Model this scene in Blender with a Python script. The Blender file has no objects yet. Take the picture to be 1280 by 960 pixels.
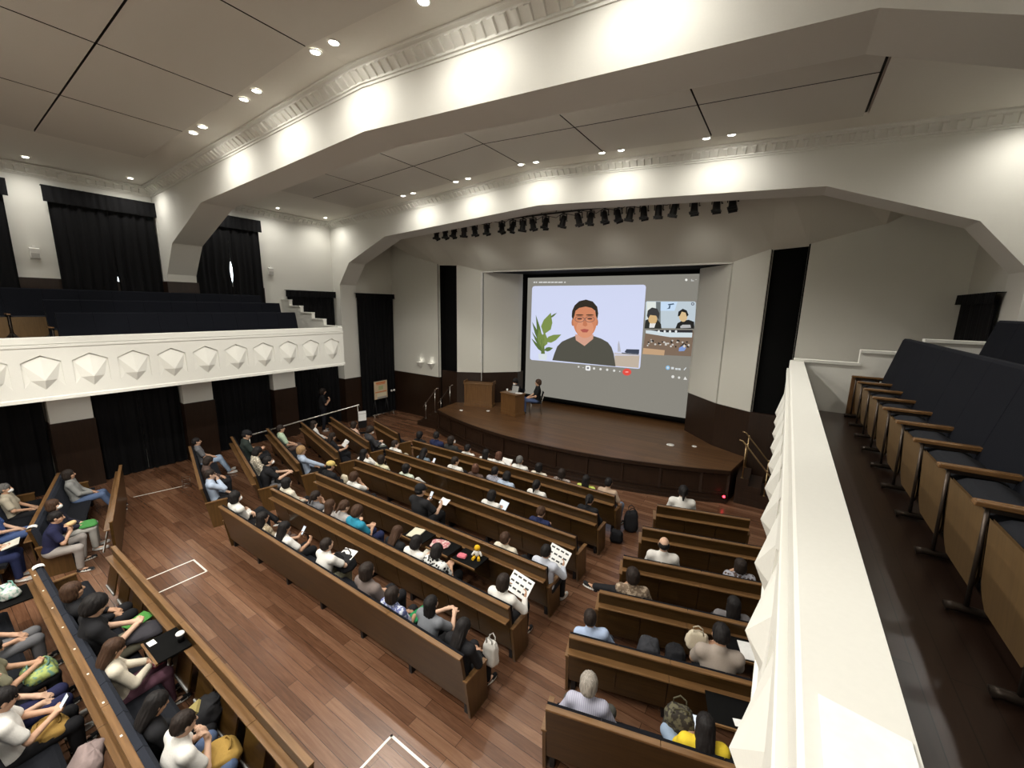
import bpy, bmesh, math, random
import numpy as np
from mathutils import Vector, Matrix, noise
random.seed(7); rng = np.random.default_rng(7)
S = bpy.context.scene; COL = S.collection
# ------------------------------------------------------------------ camera, world, exposure
CX = 5.6526
def cam_axes(yaw, pitch, roll):
    cy, sy = math.cos(yaw), math.sin(yaw)
    f = Vector((-sy*math.cos(pitch), cy*math.cos(pitch), -math.sin(pitch)))
    r = Vector((cy, sy, 0)); u = r.cross(f)
    return r*math.cos(roll)+u*math.sin(roll), u*math.cos(roll)-r*math.sin(roll), f
_r, _u, _f = cam_axes(.5842, .1880, .0199)
cd = bpy.data.cameras.new('camera'); cam = bpy.data.objects.new('camera', cd); COL.objects.link(cam)
cd.sensor_width = 36; cd.lens = 36*511.77/1280; cd.clip_start = .05; cd.clip_end = 100
cam.matrix_world = Matrix(((_r.x, _u.x, -_f.x, CX), (_r.y, _u.y, -_f.y, 0), (_r.z, _u.z, -_f.z, 4.72), (0, 0, 0, 1)))
S.camera = cam
W = bpy.data.worlds.new('world'); S.world = W; W.use_nodes = True
W.node_tree.nodes['Background'].inputs[0].default_value = (1, .95, .88, 1)
W.node_tree.nodes['Background'].inputs[1].default_value = .05
S.view_settings.view_transform = 'Standard'; S.view_settings.look = 'None'
S.view_settings.exposure = 0.43; S.view_settings.gamma = 1; S.view_settings.use_curve_mapping = False
SPOT_W, SIDE_W, WARM = 33.0, 54.0, (1, .965, .885)
# ------------------------------------------------------------------ materials
def sock(n, *names):
    for k in names:
        if k in n.inputs: return n.inputs[k]
def mat(name, col, rough=.6, spec=.5, metal=0, emit=None, es=1.0, bump=None, var=.1):
    m = bpy.data.materials.new(name); m.use_nodes = True; nt = m.node_tree
    b = nt.nodes['Principled BSDF']; b.inputs['Base Color'].default_value = (*col, 1)
    b.inputs['Roughness'].default_value = rough; b.inputs['Metallic'].default_value = metal
    sock(b, 'Specular IOR Level', 'Specular').default_value = spec
    if emit:
        b.inputs['Emission Color'].default_value = (*emit, 1); b.inputs['Emission Strength'].default_value = es
    tc = nt.nodes.new('ShaderNodeTexCoord')
    no = nt.nodes.new('ShaderNodeTexNoise'); no.inputs['Scale'].default_value = (bump or (30, .05))[0]
    nt.links.new(tc.outputs['Object'], no.inputs['Vector'])
    if not emit:
        mx = nt.nodes.new('ShaderNodeMixRGB'); mx.inputs[1].default_value = (*[c*(1-var) for c in col], 1)
        mx.inputs[2].default_value = (*[min(1, c*(1+var)) for c in col], 1)
        nt.links.new(no.outputs['Fac'], mx.inputs[0]); nt.links.new(mx.outputs[0], b.inputs['Base Color'])
    if bump:
        bp = nt.nodes.new('ShaderNodeBump'); bp.inputs['Strength'].default_value = bump[1]; bp.inputs['Distance'].default_value = .01
        nt.links.new(no.outputs['Fac'], bp.inputs['Height']); nt.links.new(bp.outputs[0], b.inputs['Normal'])
    return m
def wood(name, c0, c1, rough=.35, axis=0, scale=6):
    m = bpy.data.materials.new(name); m.use_nodes = True; nt = m.node_tree; b = nt.nodes['Principled BSDF']
    tc = nt.nodes.new('ShaderNodeTexCoord'); mp = nt.nodes.new('ShaderNodeMapping')
    sc = [scale*5]*3; sc[axis] = scale*.35; mp.inputs['Scale'].default_value = sc
    no = nt.nodes.new('ShaderNodeTexNoise'); no.inputs['Scale'].default_value = 1; no.inputs['Detail'].default_value = 5
    no.inputs['Distortion'].default_value = .6
    cr = nt.nodes.new('ShaderNodeValToRGB'); cr.color_ramp.elements[0].position = .3; cr.color_ramp.elements[1].position = .72
    cr.color_ramp.elements[0].color = (*c0, 1); cr.color_ramp.elements[1].color = (*c1, 1)
    nt.links.new(tc.outputs['Object'], mp.inputs[0]); nt.links.new(mp.outputs[0], no.inputs['Vector'])
    nt.links.new(no.outputs['Fac'], cr.inputs[0]); nt.links.new(cr.outputs[0], b.inputs['Base Color'])
    b.inputs['Roughness'].default_value = rough; sock(b, 'Specular IOR Level', 'Specular').default_value = .5
    return m
def planks(name, cols, rough=.3, w=.13, L=1.6, rot=0):
    m = bpy.data.materials.new(name); m.use_nodes = True; nt = m.node_tree; b = nt.nodes['Principled BSDF']
    tc = nt.nodes.new('ShaderNodeTexCoord'); mp = nt.nodes.new('ShaderNodeMapping'); mp.inputs['Rotation'].default_value = (0, 0, rot)
    br = nt.nodes.new('ShaderNodeTexBrick'); br.offset = .37; br.inputs['Scale'].default_value = 1
    br.inputs['Brick Width'].default_value = L; br.inputs['Row Height'].default_value = w
    br.inputs['Mortar Size'].default_value = .0025; br.inputs['Mortar Smooth'].default_value = .3
    br.inputs['Color1'].default_value = (0, 0, 0, 1); br.inputs['Color2'].default_value = (1, 1, 1, 1); br.inputs['Mortar'].default_value = (.0, .0, .0, 1)
    nt.links.new(tc.outputs['Object'], mp.inputs[0]); nt.links.new(mp.outputs[0], br.inputs['Vector'])
    m2 = nt.nodes.new('ShaderNodeMapping'); m2.inputs['Scale'].default_value = (2.2, 30, 1); no = nt.nodes.new('ShaderNodeTexNoise')
    no.inputs['Scale'].default_value = 1; no.inputs['Detail'].default_value = 6; no.inputs['Distortion'].default_value = 1.2
    nt.links.new(mp.outputs[0], m2.inputs[0]); nt.links.new(m2.outputs[0], no.inputs['Vector'])
    ad = nt.nodes.new('ShaderNodeMath'); ad.operation = 'MULTIPLY_ADD'; ad.inputs[1].default_value = .40
    n2 = nt.nodes.new('ShaderNodeMath'); n2.operation = 'MULTIPLY'; n2.inputs[1].default_value = .62
    nt.links.new(no.outputs['Fac'], n2.inputs[0]); nt.links.new(br.outputs['Color'], ad.inputs[0]); nt.links.new(n2.outputs[0], ad.inputs[2])
    cr = nt.nodes.new('ShaderNodeValToRGB'); els = cr.color_ramp.elements
    while len(els) < len(cols): els.new(.5)
    for i, c in enumerate(cols): els[i].position = .12+.7*i/(len(cols)-1); els[i].color = (*c, 1)
    nt.links.new(ad.outputs[0], cr.inputs[0])
    mx = nt.nodes.new('ShaderNodeMixRGB'); mx.inputs[2].default_value = (*[c*.35 for c in cols[0]], 1)
    nt.links.new(br.outputs['Fac'], mx.inputs[0]); nt.links.new(cr.outputs[0], mx.inputs[1])
    nt.links.new(mx.outputs[0], b.inputs['Base Color']); b.inputs['Roughness'].default_value = rough
    return m
M = dict(
 plaster=mat('white plaster', (.685, .675, .625), .75, .3, bump=(60, .05), var=.025),
 plaster_grey=mat('grey stage plaster', (.63, .62, .56), .8, .2, bump=(60, .04), var=.02),
 ceil=mat('ceiling paint', (.70, .675, .61), .8, .2, var=.02), panel=mat('ceiling panel', (.60, .575, .52), .85, .2, bump=(220, .1), var=.03),
 gap_shade=mat('dark gasket', (.03, .028, .025), .8, .2),
 pew=wood('dark pew wood', (.033, .0160, .0036), (.068, .0345, .0085), .3), pew_edge=wood('lighter pew edge', (.125, .063, .024), (.215, .115, .046), .3),  # edge wood is a lighter tone than the backs
 pew_side=wood('pew end wood', (.068, .034, .010), (.11, .057, .018), .32, axis=2),
 dado=wood('dark dado wood', (.0145, .0066, .0032), (.028, .0128, .0060), .4, axis=2),
 oak=wood('brown lectern wood', (.11, .052, .017), (.17, .082, .027), .4, axis=2), ply=wood('seat plywood', (.105, .061, .024), (.14, .083, .034), .42, axis=2, scale=9),
 arm=wood('armrest wood', (.12, .058, .02), (.19, .10, .04), .25, axis=0),
 floor=planks('hall floor planks', [(.060, .025, .0125), (.112, .050, .0255), (.165, .080, .044), (.235, .128, .075)], .27),
 stage=planks('stage floor planks', [(.06, .027, .011), (.10, .047, .018), (.145, .073, .030)], .33, w=.09, L=1.8),
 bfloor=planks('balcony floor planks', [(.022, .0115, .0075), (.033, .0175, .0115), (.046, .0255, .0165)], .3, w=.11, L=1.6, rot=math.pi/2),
 navy=mat('navy upholstery', (.0055, .0063, .0098), .95, .15, bump=(160, .25)), pad=mat('dark pew cloth', (.006, .0065, .009), .95, .15, bump=(160, .2)), padrear=mat('slate pew cloth', (.018, .021, .03), .9, .2, bump=(160, .25)), navy_seat=mat('navy seat cloth', (.0065, .0075, .011), .9, .25, bump=(160, .2)),
 curtain=mat('black curtain', (.0032, .0032, .004), .85, .2), black=mat('black metal', (.008, .008, .009), .45, .4), blackmatte=mat('black matte', (.004, .004, .004), .9, .1),
 steel=mat('brushed steel', (.45, .42, .38), .3, .5, 1), iron=mat('seat iron', (.06, .045, .035), .35, .5, .6), brass=mat('brass rail', (.42, .30, .16), .35, .5, 1),
 tape=mat('white floor tape', (.8, .78, .72), .6), paper=mat('white paper', (.82, .82, .8), .7), cream=mat('cream cloth', (.62, .55, .42), .9),
 lampglow=mat('lamp glow', (1, 1, 1), .5, .5, emit=(1, .96, .88), es=14), red=mat('red glow', (.8, .02, .03), .4, emit=(1, .03, .05), es=6),
 day=mat('daylight pane', (.9, .95, 1), .4, emit=(.85, .95, 1), es=3.5), plastic=mat('white plastic', (.75, .74, .7), .4), grey=mat('grey plastic', (.35, .35, .34), .5),
)
# ------------------------------------------------------------------ mesh helpers
class MB:
    def __init__(s): s.v = []; s.f = []; s.mi = []; s.mats = []; s.cur = 0; s.sm = set()
    def use(s, m):
        if m not in s.mats: s.mats.append(m)
        s.cur = s.mats.index(m); return s
    def add(s, vs, fs, smooth=False):
        o = len(s.v); s.v += [tuple(map(float, p)) for p in vs]
        for f in fs:
            if smooth: s.sm.add(len(s.f))
            s.f.append([o+i for i in f]); s.mi.append(s.cur)
        return s
    def box(s, x0, x1, y0, y1, z0, z1):
        return s.add([(x0, y0, z0), (x1, y0, z0), (x1, y1, z0), (x0, y1, z0), (x0, y0, z1), (x1, y0, z1), (x1, y1, z1), (x0, y1, z1)],
                     [(0, 3, 2, 1), (4, 5, 6, 7), (0, 1, 5, 4), (1, 2, 6, 5), (2, 3, 7, 6), (3, 0, 4, 7)])
    def prism(s, poly, a, b, axis='x'):     # polygon extruded along an axis from a to b
        n = len(poly)
        def P(p, t): return {'x': (t, p[0], p[1]), 'y': (p[0], t, p[1]), 'z': (p[0], p[1], t)}[axis]
        return s.add([P(p, a) for p in poly]+[P(p, b) for p in poly],
                     [tuple(range(n))[::-1], tuple(range(n, 2*n))]+[(i, (i+1) % n, n+(i+1) % n, n+i) for i in range(n)])
    def wall(s, p, q, z0, z1, t=.1):        # vertical slab from p to q, thickness t to the left of p->q
        d = Vector((q[0]-p[0], q[1]-p[1])).normalized(); n = Vector((-d.y, d.x))*t
        pts = [(p[0], p[1]), (q[0], q[1]), (q[0]+n.x, q[1]+n.y), (p[0]+n.x, p[1]+n.y)]
        return s.prism(pts, z0, z1, 'z')
    def tube(s, pts, r, n=8, cap=True):
        pts = [Vector(p) for p in pts]; rs = r if isinstance(r, (list, tuple)) else [r]*len(pts); vs = []
        for i, p in enumerate(pts):
            t = (pts[min(i+1, len(pts)-1)]-pts[max(i-1, 0)]).normalized()
            a = t.orthogonal().normalized() if abs(t.z) > .9 else t.cross(Vector((0, 0, 1))).normalized(); b = t.cross(a)
            for k in range(n):
                w = 2*math.pi*k/n; vs.append(p+a*math.cos(w)*rs[i]+b*math.sin(w)*rs[i])
        fs = [(i*n+k, i*n+(k+1) % n, (i+1)*n+(k+1) % n, (i+1)*n+k) for i in range(len(pts)-1) for k in range(n)]
        o = len(s.v); s.add(vs, fs, True)
        if cap:
            s.f += [[o+k for k in range(n)][::-1], [o+(len(pts)-1)*n+k for k in range(n)]]; s.mi += [s.cur]*2
        return s
    def ball(s, c, r, n=10, m=7):
        r = r if isinstance(r, (tuple, list)) else (r, r, r); vs = []; fs = []
        for i in range(m+1):
            t = math.pi*i/m
            for k in range(n):
                a = 2*math.pi*k/n; vs.append((c[0]+r[0]*math.sin(t)*math.cos(a), c[1]+r[1]*math.sin(t)*math.sin(a), c[2]+r[2]*math.cos(t)))
        for i in range(m):
            for k in range(n): fs.append((i*n+k, (i+1)*n+k, (i+1)*n+(k+1) % n, i*n+(k+1) % n))
        return s.add(vs, fs, True)
    def lathe(s, c, prof, n=16, axis='z'):
        vs = []
        for r, h in prof:
            for k in range(n):
                a = 2*math.pi*k/n; x, y = r*math.cos(a), r*math.sin(a)
                vs.append((c[0]+x, c[1]+y, c[2]+h))
        return s.add(vs, [(i*n+k, i*n+(k+1) % n, (i+1)*n+(k+1) % n, (i+1)*n+k) for i in range(len(prof)-1) for k in range(n)], True)
    def grid(s, fn, nu, nv, smooth=True):
        vs = [fn(i/nu, j/nv) for j in range(nv+1) for i in range(nu+1)]
        return s.add(vs, [(j*(nu+1)+i, j*(nu+1)+i+1, (j+1)*(nu+1)+i+1, (j+1)*(nu+1)+i) for j in range(nv) for i in range(nu)], smooth)
    def mesh(s, name):
        me = bpy.data.meshes.new(name); me.from_pydata(s.v, [], s.f); me.update()
        for m in s.mats: me.materials.append(m)
        for i, p in enumerate(me.polygons): p.material_index = s.mi[i]; p.use_smooth = i in s.sm
        return me
def link(name, me, parent=None, loc=None, rot=None):
    o = bpy.data.objects.new(name, me); COL.objects.link(o)
    if parent: o.parent = parent
    if loc is not None: o.location = loc
    if rot is not None: o.rotation_euler = rot
    return o
def obj(name, mb, parent=None, m=None, bevel=0, **k):
    if m is not None and not mb.mats: mb.mats.append(m)
    me = mb.mesh(name)
    b = bmesh.new(); b.from_mesh(me); bmesh.ops.recalc_face_normals(b, faces=b.faces)
    if bevel: bmesh.ops.bevel(b, geom=[e for e in b.edges if len(e.link_faces) == 2 and e.calc_face_angle(0) > .5], offset=bevel, segments=2, profile=.5, affect='EDGES', clamp_overlap=True)
    b.to_mesh(me); b.free()
    return link(name, me, parent, **k)
def tag(o, label, cat, group=None):
    o['label'] = label; o['category'] = cat
    if group: o['group'] = group
    return o
def thing(name, label, cat, loc=(0, 0, 0), rz=0, group=None):
    return tag(link(name, None, None, loc, (0, 0, rz)), label, cat, group)
def struct(name, mb, m=None, **k):
    o = obj(name, mb, None, m, **k); o['kind'] = 'structure'; return o
def copy_tree(o, parent=None):
    c = o.copy(); COL.objects.link(c); c.parent = parent
    for ch in list(o.children): copy_tree(ch, c)
    return c
# ------------------------------------------------------------------ floor, walls, ceiling
HX, Y0, YB = 9.0, -6.0, 12.3
CEIL = lambda x: 8.06-.05*abs(x)
struct('floor', MB().box(-HX-.2, HX+.2, Y0-.2, YB+.4, -.15, 0), M['floor'])
struct('wall_left', MB().box(-HX-.2, -HX, Y0, 10.3, 0, 8.2), M['plaster'])
struct('wall_right', MB().box(HX, HX+.2, Y0, 10.3, 0, 8.2), M['plaster'])
struct('wall_back', MB().box(-HX, HX, Y0-.2, Y0, 0, 8.2), M['plaster'])
b = MB()
for sx in (-1, 1): b.prism([(0, 8.06), (sx*9.2, CEIL(9.2)), (sx*9.2, CEIL(9.2)+.25), (0, 8.31)], Y0-.2, 10.3, 'y')
struct('ceiling', b, M['ceil'])
# hung ceiling panels with gap shade painted in as dark strips and panel edges
XS = [-6.25, -4.12, -2.06, 0, 2.06, 4.12, 6.25]
n = 0
for (ya, yb2, mid) in ((5.9, 8.72, 7.3), (.45, 3.53, 1.95), (-4.8, -1.7, -3.2)):
    g = MB()
    for i in range(len(XS)-1):
        for y0, y1 in ((ya, mid), (mid, yb2)):
            e = .012; p = MB().use(M['panel']); p.use(M['gap_shade']); p.use(M['panel']); xa, xb = XS[i]+e, XS[i+1]-e
            zz = lambda x: CEIL(x)
            p.add([(xa, y0+e, zz(xa)-.07), (xb, y0+e, zz(xb)-.07), (xb, y1-e, zz(xb)-.07), (xa, y1-e, zz(xa)-.07),
                   (xa, y0+e, zz(xa)-.02), (xb, y0+e, zz(xb)-.02), (xb, y1-e, zz(xb)-.02), (xa, y1-e, zz(xa)-.02)],
                  [(0, 3, 2, 1), (4, 5, 6, 7), (0, 1, 5, 4), (1, 2, 6, 5), (2, 3, 7, 6), (3, 0, 4, 7)]); p.mi[2:] = [1]*4
            struct('ceiling_panel', p)
    for x in XS: g.add([(x-.03, ya-.01, CEIL(x)-.012), (x+.03, ya-.01, CEIL(x)-.012), (x+.03, yb2+.01, CEIL(x)-.012), (x-.03, yb2+.01, CEIL(x)-.012)], [(0, 1, 2, 3)])
    for y in (ya, mid, yb2):
        for i in range(len(XS)-1):
            a, c = XS[i], XS[i+1]
            g.add([(a, y-.03, CEIL(a)-.012), (c, y-.03, CEIL(c)-.012), (c, y+.03, CEIL(c)-.012), (a, y+.03, CEIL(a)-.012)], [(0, 1, 2, 3)])
    struct('ceiling_gap_lining', g, M['gap_shade'])
    for sx in (-1, 1):      # raised side field beside the panels
        f = MB(); x0, x1 = sorted((sx*6.3, sx*7.6))
        f.add([(x0, ya, CEIL(x0)-.04), (x1, ya, CEIL(x1)-.04), (x1, yb2, CEIL(x1)-.04), (x0, yb2, CEIL(x0)-.04),
               (x0, ya, CEIL(x0)), (x1, ya, CEIL(x1)), (x1, yb2, CEIL(x1)), (x0, yb2, CEIL(x0))],
              [(0, 3, 2, 1), (0, 1, 5, 4), (1, 2, 6, 5), (2, 3, 7, 6), (3, 0, 4, 7)])
        struct('ceiling_side_field', f, M['ceil'])
# arched beams: shallow pointed arch with haunches on piers
ARCH = [(-8.58, 5.39), (-7.95, 6.16), (-5.94, 6.93), (0, 7.26), (5.94, 6.93), (7.95, 6.16), (8.58, 5.39)]
def beam(name, y0, y1, zfoot):
    b = MB(); prof = [(-8.6, zfoot)]+ARCH+[(8.6, zfoot)]
    top = [(x, 8.2) for x, z in prof]
    for i in range(len(prof)-1):
        (x0, z0), (x1, z1) = prof[i], prof[i+1]
        if abs(x1-x0) < .01 or i in (0, len(prof)-2):
            continue
        b.prism([(x0, z0), (x1, z1), (x1, 8.2), (x0, 8.2)], y0, y1, 'y')
    for sx in (-1, 1): b.prism([(sx*9.0, zfoot), (sx*8.6, zfoot), (sx*8.58, 5.39), (sx*8.58, 8.2), (sx*9.0, 8.2)], y0, y1, 'y')
    return struct(name, b, M['plaster'])
beam('beam_near', 4.37, 5.04, 5.2); beam('beam_proscenium', 9.6, 10.3, 1.77); beam('beam_rear', -.86, -.19, 5.2)
for sx, sd in ((-1, 'left'), (1, 'right')):
    x0, x1 = sorted((sx*8.55, sx*9.0))
    struct('trim_pier_dado_'+sd, MB().box(x0, x1, 9.57, 10.32, 0, 1.77), M['dado'])
    struct('trim_beam_dado_'+sd, MB().box(x0, x1, 4.34, 5.07, 3.9, 5.2), M['dado'])
    x0, x1 = sorted((sx*8.94, sx*9.0))
    for k, (ya, yc) in enumerate(((-.19, 4.37), (5.04, 7.05))):
        struct('trim_gallery_dado_'+sd, MB().box(x0, x1, ya, yc, 3.9, 5.15), M['dado'])
# coved cornices with toothed relief
def cornice(name, pts, nrm, drop=.2, out=.24, pitch=.16):
    b = MB()
    for (p, q) in zip(pts[:-1], pts[1:]):
        p, q = Vector(p), Vector(q); n = Vector(nrm)
        prof = [(0, 0), (out, 0), (out, -.03), (out-.05, -.045), (out-.06, -.06), (.045, -drop+.05), (.045, -drop+.02), (.02, -drop+.015), (.02, -drop-.015), (0, -drop-.015)]
        vs = [e+n*a+Vector((0, 0, h)) for e in (p, q) for a, h in prof]; m = len(prof)
        b.add(vs, [(i, (i+1) % m, m+(i+1) % m, m+i) for i in range(m)]+[tuple(range(m)), tuple(range(m, 2*m))])
        L = (q-p).length; t = (q-p)/L; k = int(L/pitch)
        for i in range(k):      # wedge teeth on the cove
            c = p+t*(L*(i+.5)/k); w = pitch*.3
            A = c+n*(out-.06)+Vector((0, 0, -.058)); B = c+n*.045+Vector((0, 0, -drop+.05)); o = (n*.5+Vector((0, 0, -.8)))*.035
            b.add([A-t*w, A+t*w, B+t*w*.35, B-t*w*.35, A-t*w*.7+o, A+t*w*.7+o, B+t*w*.2+o*.6, B-t*w*.2+o*.6],
                  [(4, 5, 6, 7), (0, 1, 5, 4), (1, 2, 6, 5), (2, 3, 7, 6), (3, 0, 4, 7)])
    struct(name, b, M['plaster'])
for nm, y, s in (('near', 4.37, -1), ('proscenium', 9.6, -1), ('near_rear', 5.04, 1)):
    cornice('trim_cornice_'+nm, [(-9, y, CEIL(9)), (0, y, CEIL(0)), (9, y, CEIL(9))], (0, s, 0))
for sx, sd in ((-1, 'left'), (1, 'right')):
    for ya, yc in ((-.19, 4.37), (5.04, 9.6)): cornice('trim_cornice_'+sd, [(sx*9, ya, CEIL(9)), (sx*9, yc, CEIL(9))], (-sx, 0, 0))
# ------------------------------------------------------------------ galleries on both sides
def gallery(sx, sd):
    X = lambda v: sx*v
    yA, yE = -4.5, 7.7
    def bx(b, x0, x1, y0, y1, z0, z1): a, c = sorted((X(x0), X(x1))); return b.box(a, c, y0, y1, z0, z1)
    # deck, soffit and stepped tiers
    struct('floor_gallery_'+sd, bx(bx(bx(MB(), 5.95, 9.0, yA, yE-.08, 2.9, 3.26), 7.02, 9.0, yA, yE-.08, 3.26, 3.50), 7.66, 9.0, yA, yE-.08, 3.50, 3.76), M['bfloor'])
    struct('trim_gallery_soffit_'+sd, bx(MB(), 5.80, 9.0, yA, yE, 2.80, 2.9), M['plaster'])
    b = MB()      # parapet with cap, lip and a row of gabled relief panels
    bx(b, 5.80, 5.93, yA, yE, 2.8, 3.94)
    a = [(5.93, 3.98), (5.765, 3.98), (5.755, 3.97), (5.755, 3.86), (5.93, 3.86)]; b.prism([(X(p), z) for p, z in a], yA, yE, 'y')
    a = [(5.80, 3.85), (5.735, 3.85), (5.73, 3.845), (5.73, 3.80), (5.745, 3.78), (5.80, 3.78)]; b.prism([(X(p), z) for p, z in a], yA, yE+.01, 'y')
    a = [(5.80, 2.80), (5.725, 2.80), (5.725, 2.86), (5.745, 2.88), (5.80, 2.88)]; b.prism([(X(p), z) for p, z in a], yA, yE+.01, 'y')
    # face sheet built around each motif so that the gable is truly recessed
    ys = [7.3-.652*k for k in range(18)]; F, D, T = 5.742, .055, 5.66
    bx(b, F, 5.80, ys[0]+.255, yE, 2.88, 3.78); bx(b, F, 5.80, yA, ys[-1]-.255, 2.88, 3.78)
    for k, yc in enumerate(ys):
        if k: bx(b, F, 5.80, yc+.255, ys[k-1]-.255, 2.88, 3.78)
        P = lambda x, dy, z: (X(x), yc+dy, z)
        w = .255; R = F+D; G = F+.032
        # band above the gable and band below the motif
        b.add([P(F, -w, 3.78), P(F, w, 3.78), P(F, w, 3.53), P(F, 0, 3.655), P(F, -w, 3.53), P(G, w, 3.53), P(R, 0, 3.655), P(G, -w, 3.53), P(F, 0, 3.78)],
              [(1, 8, 3, 2), (8, 0, 4, 3), (2, 3, 6, 5), (3, 4, 7, 6)])
        b.add([P(F, -w, 2.88), P(F, w, 2.88), P(F, w, 3.06), P(F, 0, 3.01), P(F, -w, 3.06), P(F, 0, 2.88)], [(5, 1, 2, 3), (0, 5, 3, 4)])
        # niche with a folded leaf whose ridge leans out to the corbel tip
        V = [P(R, 0, 3.655), P(F+.025, 0, 3.63), P(T, 0, 3.195), P(F, 0, 3.01)]
        for q in (-1, 1): V += [P(F+.032, q*w, 3.53), P(F+.008, q*w, 3.09), P(F, q*.17, 3.195), P(F, q*w, 3.06), P(F, q*w, 3.53)]
        for o in (4, 9): b.add(V, [(0, 1, o), (o, 1, 2), (o, 2, o+2), (o, o+2, o+1), (o+2, 2, 3), (o+1, o+2, o+3), (o+3, o+2, 3)])
    struct('trim_gallery_parapet_'+sd, b, M['plaster'])
    b = MB()      # stepped end wall
    for x0, x1, z in ((5.80, 6.57, 3.98), (6.57, 7.2, 4.17), (7.2, 7.84, 4.36), (7.84, 8.5, 4.56), (8.5, 9.0, 4.76)):
        bx(b, x0, x1, yE-.1, yE, 2.8, z); bx(b, x0, x1+.02, yE-.125, yE+.01, z-.005, z+.035)
    struct('trim_gallery_end_wall_'+sd, b, M['plaster'])
    # piers beneath the gallery
    for yc in (-.85, 1.75, 4.37, 6.9):
        a, c = sorted((X(8.62), X(9.0)))
        struct('trim_pier_'+sd, MB().box(a, c, yc, yc+.74, 1.75, 2.8), M['plaster'])
        a, c = sorted((X(8.58), X(9.0)))
        struct('trim_pier_dado_'+sd, MB().box(a, c, yc-.02, yc+.76, 0, 1.75), M['dado'])
gallery(-1, 'left'); gallery(1, 'right')
# ------------------------------------------------------------------ stage
ZS = .84
arc = [(x, 9.87+.0445*x*x) for x in np.linspace(-4.93, 4.93, 33)]
pl = arc+[(5.15, 12.28), (4.3, 12.85), (3.3, 13.95), (3.3, 14.9), (-3.3, 14.9), (-3.3, 13.95), (-4.3, 12.85), (-5.15, 12.28)]
struct('floor_stage', MB().prism(pl, ZS-.06, ZS, 'z'), M['stage'])
b = MB()
def arcwall(b, off, z0, z1, t=.05, xs=None):
    for i in range(len(arc)-1):
        (x0, y0), (x1, y1) = arc[i], arc[i+1]
        b.prism([(x0, y0-off), (x1, y1-off), (x1, y1-off+t), (x0, y0-off+t)], z0, z1, 'z')
arcwall(b, -.05, 0, ZS-.06, .06); arcwall(b, .03, ZS-.1, ZS-.005, .06); arcwall(b, .0, 0, .16, .1); arcwall(b, .10, 0, .07, .15); arcwall(b, -.02, .2, .24, .06); arcwall(b, -.02, .66, .70, .06)
for i in range(0, 33, 3): b.box(arc[i][0]-.035, arc[i][0]+.035, arc[i][1]+.015, arc[i][1]+.06, .2, .72)
for sx in (-1, 1):
    q = [(sx*4.93, arc[0][1]), (sx*5.15, 12.28)]; p = q if sx > 0 else q[::-1]; b.wall(p[0], p[1], 0, ZS-.06, .06)
struct('trim_stage_front', b, M['dado'])
def mirror_walls(name, segs, m):
    for sx, sd in ((-1, 'left'), (1, 'right')):
        b = MB()
        for (p, q, z0, z1, t) in segs:
            P, Q = ((sx*p[0], p[1]), (sx*q[0], q[1]))
            if sx > 0: b.wall(Q, P, z0, z1, t)
            else: b.wall(P, Q, z0, z1, t)
        struct(name+'_'+sd, b, m)
mirror_walls('wall_stage_side', [((8.6, 10.3), (8.6, 12.2), 0, 7.6, .4)], M['plaster_grey'])
mirror_walls('wall_stage_outer', [((8.6, 12.1), (5.86, 12.05), 1.82, 7.6, .1)], M['plaster_grey'])
mirror_walls('trim_stage_dado', [((8.6, 12.07), (5.86, 12.02), 0, 1.82, .12), ((5.86, 12.2), (5.11, 12.26), 0, 2.09, .1), ((5.11, 12.26), (4.23, 12.79), .0, 2.09, .1), ((4.23, 12.79), (3.26, 13.89), .0, 2.09, .1), ((3.26, 13.89), (3.26, 14.3), 0, 2.09, .1)], M['dado'])
mirror_walls('wall_stage_splay', [((5.11, 12.28), (4.25, 12.80), 2.09, 6.4, .1), ((4.21, 12.83), (3.28, 13.91), 2.09, 5.96, .1), ((3.28, 13.91), (3.22, 14.05), 2.09, 5.96, .1)], M['plaster_grey'])
mirror_walls('trim_stage_slot', [((5.86, 12.05), (5.86, 12.5), 0, 7.0, .03), ((5.86, 12.45), (5.11, 12.45), 0, 7.0, .03), ((5.11, 12.30), (5.11, 12.5), 2.1, 7.0, .03), ((3.4, 14.0), (3.2, 14.45), 0, 6.0, .05)], M['blackmatte'])
struct('wall_stage_header', MB().box(-4.23, 4.23, 12.81, 12.93, 5.96, 6.9), M['plaster_grey'])
struct('ceiling_stage_rear', MB().box(-4.3, 4.3, 12.93, 15.1, 5.96, 6.05), M['blackmatte'])
struct('wall_stage_rear', MB().box(-4.5, 4.5, 14.75, 14.9, ZS, 6.05), M['blackmatte'])
b = MB()
fr = [(-8.6, 10.3, 7.75), (-7.15, 10.3, 7.75), (-5.71, 10.3, 7.8), (-5.11, 10.3, 7.8), (-4.23, 10.3, 7.85), (4.23, 10.3, 7.85), (5.11, 10.3, 7.8), (5.71, 10.3, 7.8), (7.15, 10.3, 7.75), (8.6, 10.3, 7.75)]
bk = [(-8.6, 12.12, 7.4), (-7.15, 12.12, 6.56), (-5.86, 12.1, 6.22), (-5.11, 12.32, 6.2), (-4.23, 12.84, 5.98), (4.23, 12.84, 5.98), (5.11, 12.32, 6.2), (5.86, 12.1, 6.22), (7.15, 12.12, 6.56), (8.6, 12.12, 7.4)]
b.add(fr+bk, [(i, i+1, 11+i, 10+i) for i in range(9)])
struct('ceiling_stage', b, M['plaster_grey'])
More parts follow.
